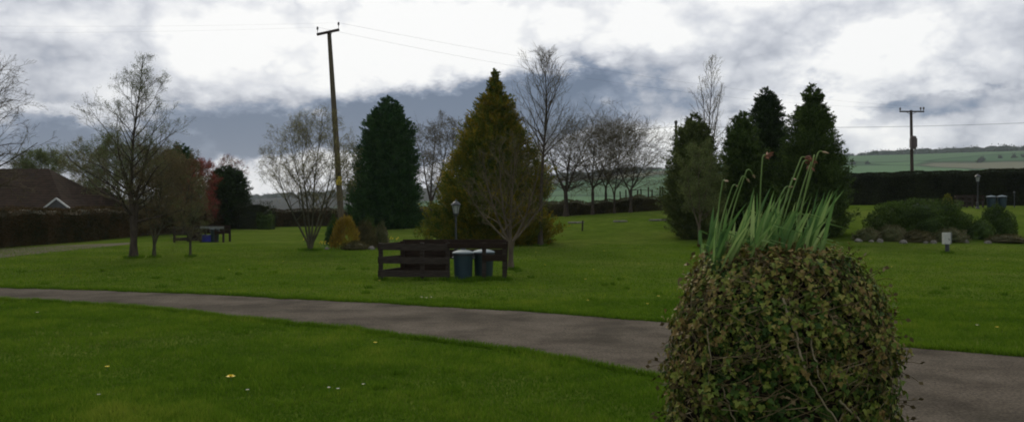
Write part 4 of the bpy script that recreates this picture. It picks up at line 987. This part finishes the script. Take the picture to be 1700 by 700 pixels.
def rock(px, py, s, label, grp):
    b = G(px, py); th = np.arange(9) * 2 * pi / 9; m = MB(); rows = []
    for z, k in ((-.2, 1), (.25, 1.05), (.6, .8), (.8, .4)):
        rows.append(np.stack((s * k * np.cos(th) * rng.uniform(.8, 1.2, 9), s * .8 * k * np.sin(th) * rng.uniform(.8, 1.2, 9), s * (z + rng.normal(0, .06, 9))), 1))
    V = np.concatenate(rows + [np.array([[0, 0, s * .85]])])
    m.add(V, [(i * 9 + a, i * 9 + (a + 1) % 9, (i + 1) * 9 + (a + 1) % 9, (i + 1) * 9 + a) for i in range(3) for a in range(9)]); m.add(V, [(27 + a, 27 + (a + 1) % 9, 36) for a in range(9)])
    o = m.build('rock', M_rock); o.location = tuple(b); o.rotation_euler = (0, 0, rng.uniform(0, 6)); tag(o, label, 'rock', grp)
for px in (1424, 1447, 1462, 1501, 1512, 1538, 1551, 1604, 1640, 1690):
    rock(px + rng.uniform(-2, 2), 402 + rng.uniform(-1, 2), rng.uniform(.10, .19), 'small pale stone in the edging of the right hand bed', 'stones edging the right hand bed')
for px in (543, 600, 617, 641):
    rock(px, 414, rng.uniform(.09, .15), 'small stone in the edging of the left rockery', 'stones edging the left rockery')

# ================================================================== FLOWERS
def daisy(px, py, s, mat, name, label, cat, group):
    b = G(px, py); m = MB(); n = 9
    for k in range(n):
        a = k * 2 * pi / n; d = np.array((cos(a), sin(a), 0)); q = np.array((-sin(a), cos(a), 0))
        m.add(np.array([d * s * .25, d * s * .7 + q * s * .22, d * s + (0, 0, s * .2), d * s * .7 - q * s * .22]) + (0, 0, .045), [(0, 1, 2, 3)])
    o = thing(name, label, cat, b, group); m.build('petals', mat, o)
    m = MB(); m.lathe((0, 0, .042), [(s * .33, 0), (s * .3, s * .22), (0.001, s * .34)], 10); m.build('centre', M_yellow, o)
    m = MB(); m.tube([(0, 0, 0), (.003, 0, .043)], [.003, .003], 5); m.build('stem', M_daff, o); return o
# the one big dandelion near the camera
b = G(383, 637); o = thing('dandelion', 'single bright yellow dandelion in the near lawn, largest flower there', 'flower', b)
m = MB()
for q in range(3):
    n = 18
    for k in range(n):
        a = k * 2 * pi / n + q * .2; r = .048 - .010 * q; e = .25 + .35 * q; d = np.array((cos(a) * cos(e), sin(a) * cos(e), sin(e))); p = np.array((-sin(a), cos(a), 0))
        m.add(np.array([d * .004, d * r * .6 + p * .007, d * r, d * r * .6 - p * .007]) + (0, 0, .06), [(0, 1, 2, 3)])
m.build('petals', M_yellow, o); MB().tube([(0, 0, 0), (.004, 0, .03), (0, 0, .062)], [.005, .004, .004], 6).build('stem', M_daff, o)
G1 = 'daisies in the lawn'
for px, py in ((411, 656), (561, 653), (546, 652), (164, 663), (603, 645), (700, 497), (708, 498), (716, 497), (1468, 560), (1622, 545), (62, 523)):
    daisy(px, py, .016 * (1.3 if py < 560 else 1), M_white, 'daisy', 'tiny white daisy open in the short grass', 'flower', G1)
G2 = 'yellow dandelions scattered over the lawn'
for px, py in ((623, 574), (178, 615), (630, 469), (972, 466), (976, 502), (1093, 495), (1060, 440), (890, 420), (905, 442), (380, 450), (470, 436), (1003, 418), (1655, 548), (1445, 432), (1480, 445), (1640, 432), (1075, 508), (985, 450)):
    daisy(px, py, .026, M_yellow, 'dandelion', 'tiny yellow dandelion dot in the grass', 'flower', G2)

def ribbon(m, pts, wd, side, tone=.5, fold=.25):
    pts = np.asarray(pts, float); n = len(pts); side = unit(side); V = []
    for i in range(n):
        t = i / (n - 1); ww = wd * (.75 + .5 * t if t < .5 else 1.0) * (1 - max(0, (t - .6) / .4) ** 1.6) * .5 + .0004
        nn = unit(np.cross(side, pts[min(i + 1, n - 1)] - pts[max(0, i - 1)]))
        V += [pts[i] - side * ww, pts[i] + nn * ww * fold, pts[i] + side * ww]
    m.add(np.array(V), [(3 * i + k, 3 * i + k + 1, 3 * i + 3 + k + 1, 3 * i + 3 + k) for i in range(n - 1) for k in (0, 1)], tone)
def daff_clump_far(px, py, n, label, sp=.5):
    b = G(px, py); o = thing('daffodil_clump', label, 'flowers', b); m = MB()
    for k in range(n):
        c = np.array((rng.uniform(-sp, sp), rng.uniform(-.2, .2), 0)); h = rng.uniform(.14, .28); l = rng.normal(0, .06, 2)
        ribbon(m, [c, c + (l[0] * .4, l[1] * .4, h * .6), c + (l[0], l[1], h)], .016, rng.normal(size=3) * (1, 1, 0), rng.uniform(0, 1))
        if k % 2 == 0:
            fl = MB(); C = np.repeat([c + (l[0], l[1], h)], 7, 0); fl.leaves(C, rv(7) + (0, -.6, .2), .045, .026, .5); fl.build('flower', M_yellow, o)
    m.build('leaves', M_daff, o)
daff_clump_far(550, 412, 46, 'yellow daffodils flowering at the front of the left rockery', .38)
daff_clump_far(656, 403, 16, 'few pale daffodils at the right end of the left rockery', .16)
daff_clump_far(507, 406, 5, 'pair of pale daffodils beside the multi stemmed tree', .06)

# ================================================================== IVY PLANTER
YI = 4.3; ib = np.array(((1296 - 850) / F * YI, YI, 0.))
IP_Z = np.array([0, .15, .40, .66, .90, 1.07, 1.20, 1.29, 1.36, 1.405, 1.425, 1.43])
IP_R = np.array([.42, .47, .50, .498, .482, .460, .428, .388, .342, .300, .20, 0.0])
root = thing('ivy_planter', 'big rounded planter smothered in green and brown ivy beside the path', 'planter', ib)
lob = lobes(9, .035)
def ivy_pt(th, s):
    """s in 0..1 along the profile arc"""
    d = np.concatenate(([0], np.cumsum(np.hypot(np.diff(IP_Z), np.diff(IP_R))))); d /= d[-1]
    z = np.interp(s, d, IP_Z); r = np.interp(s, d, IP_R); e = 1e-2
    dz = np.interp(np.clip(s + e, 0, 1), d, IP_Z) - np.interp(np.clip(s - e, 0, 1), d, IP_Z); dr = np.interp(np.clip(s + e, 0, 1), d, IP_R) - np.interp(np.clip(s - e, 0, 1), d, IP_R)
    l = np.hypot(dz, dr) + 1e-9; nr, nz = dz / l, -dr / l
    k = lob(th, z * 4); r = r * k
    return np.stack((r * np.cos(th), r * np.sin(th), z), -1), np.stack((nr * np.cos(th), nr * np.sin(th), nz), -1)
m = MB(); th = np.arange(64) * 2 * pi / 64; rows = [ivy_pt(th, np.full(64, s))[0] * (.93, .93, .975) for s in np.linspace(0, 1, 40)]
V = np.concatenate(rows); Fc = [(i * 64 + a, i * 64 + (a + 1) % 64, (i + 1) * 64 + (a + 1) % 64, (i + 1) * 64 + a) for i in range(39) for a in range(64)]
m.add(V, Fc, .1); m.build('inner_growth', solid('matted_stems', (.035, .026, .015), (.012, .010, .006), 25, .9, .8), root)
def ivy_leaves(n, smin, smax, s0, s1, lift, tone_mid, tone_sd):
    th = rng.uniform(0, 2 * pi, n); s = rng.uniform(s0, s1, n); C, Nn = ivy_pt(th, s)
    cl = np.sin(th * 9 + 2 * np.sin(s * 15)) * np.sin(s * 34 + 3 * np.sin(th * 4)) + .6 * np.sin(th * 23 + s * 40)
    C = C + Nn * (lift + .034 * cl + rng.normal(0, .017, n))[:, None]
    down = np.stack((np.zeros(n), np.zeros(n), -np.ones(n)), 1) + Nn * .25 + rng.normal(0, .55, (n, 3))
    nn = Nn + rng.normal(0, .38, (n, 3)) + (0, 0, .25); nn /= np.linalg.norm(nn, axis=1, keepdims=True)
    d = down - nn * np.sum(down * nn, 1, keepdims=True); d /= np.linalg.norm(d, axis=1, keepdims=True)
    sd = np.cross(nn, d); sz = rng.uniform(smin, smax, n)[:, None]
    half = [(0, .08), (.22, -.10), (.40, .05), (.56, .34), (.30, .42), (.26, .62), (0, 1.0)]
    V = []; 
    for sg in (1, -1):
        for (a, b_) in half: V.append(C + sd * (sg * a) * sz + d * (b_ - .3) * sz + nn * (abs(a) * .30 - .18 * (b_ ** 2)) * sz)
    V = np.stack(V, 1).reshape(-1, 3); k = len(half); base = np.arange(n)[:, None] * 2 * k
    Fc = np.concatenate((base + np.arange(k), base + k + np.arange(k)[::-1]))
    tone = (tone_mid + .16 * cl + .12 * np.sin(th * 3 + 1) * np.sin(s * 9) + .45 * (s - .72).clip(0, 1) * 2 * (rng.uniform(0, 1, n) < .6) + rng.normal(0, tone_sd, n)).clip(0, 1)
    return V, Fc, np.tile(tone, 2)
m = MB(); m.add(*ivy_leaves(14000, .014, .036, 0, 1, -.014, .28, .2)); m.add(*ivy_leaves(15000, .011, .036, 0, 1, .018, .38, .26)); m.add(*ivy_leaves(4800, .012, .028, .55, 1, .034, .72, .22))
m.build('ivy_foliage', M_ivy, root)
# dry thread-like stems lying over the leaves
m = MB(); A, B, ra = [], [], []
for k in range(1150):
    th0 = rng.uniform(0, 2 * pi); s0_ = rng.uniform(.05, 1) ** .6 * .97; ln = rng.uniform(.04, .16); n = 6; dth = rng.normal(0, .09); prev = None
    for i in range(n):
        s_ = np.clip(s0_ - ln * i / n * .7, 0.01, .99); p, nn = ivy_pt(np.array(th0 + dth * i + rng.normal(0, .012)), np.array(s_)); p = p + nn * (.03 + .012 * sin(i + k) + (.02 * i / n if k % 6 == 0 else 0))
        if prev is not None: A.append(prev); B.append(p); ra.append(rng.uniform(.0010, .0026))
        prev = p
m.segs(A, B, ra, ra, rng.uniform(0, .7, len(A)))
m.build('dry_stems', M_dry, root)
# fringe shoots that stand off the outline
m = MB(); A, B, ra = [], [], []; lc, ld = [], []
for k in range(420):
    th0 = rng.uniform(0, 2 * pi); p, nn = ivy_pt(np.array(th0), np.array(rng.uniform(.1, .9))); d = nn + rng.normal(0, .5, 3) + (0, 0, .1)
    d = unit(d)
    for i in range(4):
        q = p + d * .032; A.append(p); B.append(q); ra.append(.0016); d = unit(d + (0, 0, -.14) + rng.normal(0, .18, 3)); p = q
        if rng.uniform() < .6: lc.append(q); ld.append(d + rng.normal(0, .6, 3))
m.segs(A, B, ra, ra, rng.uniform(0, .5, len(A))); m.leaves(lc, np.array(ld), .03, .02, rng.uniform(0, .35, len(lc)))
m.build('loose_shoots', M_dry, root)
for (pts, r) in (([(1302, 497), (1311, 528), (1322, 560), (1327, 590), (1338, 622), (1356, 652), (1384, 690), (1400, 720)], .0055),
                 ([(1336, 535), (1346, 565), (1352, 590), (1362, 625), (1374, 650)], .0045), ([(1392, 665), (1420, 690), (1440, 720)], .005), ([(1172, 545), (1180, 590), (1176, 640)], .003), ([(1200, 640), (1216, 690), (1222, 720)], .0035)):
    Pp = []
    for (a, b_) in pts:
        d = ray(a, b_); t = 3.4
        while t < 5:
            p = np.array((0, 0, EYE)) + d * t - ib; rr = np.interp(p[2], IP_Z, IP_R)
            if np.hypot(p[0], p[1]) < rr + .035: break
            t += .005
        Pp.append(p + rng.normal(0, .003, 3))
    Pp = np.array(Pp); tt = np.linspace(0, len(Pp) - 1, len(Pp) * 4); Pp = np.stack([np.interp(tt, range(len(Pp)), Pp[:, k]) for k in range(3)], 1) + rng.normal(0, .003, (len(tt), 3))
    MB().tube(Pp, np.linspace(r * 1.1, r * .6, len(Pp)), 6, tone=.95).build('vine', M_dry, root, smooth=True)
MB().leaves([ivy_pt(np.array(-2.05), np.array(.93))[0] + (0, -.01, .03)] , np.array([[.9, -.1, .3]]), .05, .035).build('fallen_petal', solid('ochre_leaf', (.50, .30, .08), None, 20), root)

# daffodil leaves and withered heads growing out of the top
def daff_clump(label, x0, x1, nleaf, lean, stalks, bend, hrange):
    c0 = P((x0 + x1) / 2, 402, YI); c0[2] = 1.40; o = thing('daffodil_plant', label, 'flowers', c0, 'daffodil clumps growing in the ivy planter')
    for k in range(nleaf):
        px = rng.uniform(x0, x1); y = YI + rng.uniform(-.16, .16); b = np.array(((px - 850) / F * YI, y, 1.375)) - c0
        h = rng.uniform(*hrange); le = lean + rng.normal(0, .15) + (px - (x0 + x1) / 2) / (x1 - x0) * .12; dy = rng.normal(0, .09); n = 8; pts = []
        kink = rng.uniform() < .3; bk = rng.choice([.3, 1, 1, 1.6, 2.4])
        for i in range(n):
            t = i / (n - 1); xx = le * h * t + bend * h * t * t * bk; zz = h * (t - .10 * t * t * abs(bend) * 4)
            if kink and t > .7: zz -= h * (t - .7) * 1.3; xx += h * (t - .7) * .8
            pts.append(b + (xx, dy * t, zz))
        m = MB(); ribbon(m, pts, rng.uniform(.011, .021), np.array((1, rng.normal(0, .6), 0)), rng.uniform(0, 1)); m.build('leaf', M_daff, o)
    for (bx, by, tx, ty, mx, my, flower) in stalks:
        a = P(bx, by, YI) - c0; t_ = P(tx, ty, YI + rng.uniform(-.04, .04)) - c0; q = P(mx, my, YI) - c0
        tt = np.linspace(0, 1, 9)[:, None]; mid = (a + t_) / 2 + np.array((-.012, 0, .01))
        pts = (1 - tt) ** 2 * a + 2 * tt * (1 - tt) * mid + tt ** 2 * t_
        hook = [(1 - s) ** 2 * t_ + 2 * s * (1 - s) * (np.array((q[0] * .4 + t_[0] * .6, t_[1], max(q[2], t_[2]) + .010))) + s * s * q for s in (.25, .5, .75, 1)]
        pts = np.vstack((pts, hook))
        st = MB().tube(pts, np.linspace(.0038, .0028, len(pts)), 6, tone=.8).build('stalk', M_daff, o, smooth=True)
        d = unit(pts[-1] - pts[-3])
        m = MB(); mt = M_wilt if flower else M_papery
        if flower:
            n = 26; m.leaves(np.repeat([pts[-1]], n, 0) + rng.normal(0, .004, (n, 3)), rv(n) * .9 + d, rng.uniform(.018, .038, n), .013)
            m.tube([tuple(pts[-1] - d * .004), tuple(pts[-1] + d * .02)], [.006, .009], 8)
        else:
            m.tube([tuple(pts[-1] - d * .002), tuple(pts[-1] + d * .012), tuple(pts[-1] + d * .03)], [.003, .0055, .001], 7)
        m.build('withered_flower' if flower else 'seed_head', mt, o)
daff_clump('left hand clump of daffodil leaves leaning in the ivy planter', 1174, 1246, 76, .19,
           [(1190, 405, 1199, 305, 1204, 300, False), (1192, 400, 1216, 309, 1222, 308, False), (1196, 402, 1232, 293, 1240, 297, False), (1205, 400, 1240, 282, 1250, 290, False)], .12, (.16, .36))
daff_clump('right hand clump of taller daffodil leaves in the ivy planter', 1236, 1346, 99, .10,
           [(1262, 400, 1266, 262, 1272, 258, True), (1285, 400, 1330, 262, 1338, 262, True), (1292, 400, 1334, 268, 1343, 268, True), (1310, 400, 1346, 270, 1346, 274, True), (1322, 402, 1352, 258, 1349, 266, True), (1318, 400, 1358, 254, 1366, 252, False), (1262, 402, 1300, 318, 1310, 310, False), (1290, 400, 1314, 300, 1318, 297, False)], .10, (.16, .44))

# ================================================================== HAZE
zmin = -150.
hz = MB().box((0, 0, (zmin + 125) / 2), (9400, 9400, 125 - zmin)).build('haze', bpy.data.materials.new('thin_haze'))
hm_ = hz.data.materials[0]; hm_.use_nodes = True; hn = hm_.node_tree; hn.nodes.clear()
ho = hn.nodes.new('ShaderNodeOutputMaterial'); pv = hn.nodes.new('ShaderNodeVolumePrincipled')
pv.inputs['Color'].default_value = (.80, .86, .95, 1); pv.inputs['Density'].default_value = .00012; pv.inputs['Anisotropy'].default_value = .2
hn.links.new(pv.outputs[0], ho.inputs['Volume']); tag(hz, 'thin pale air haze over the valley', 'haze', kind='stuff')
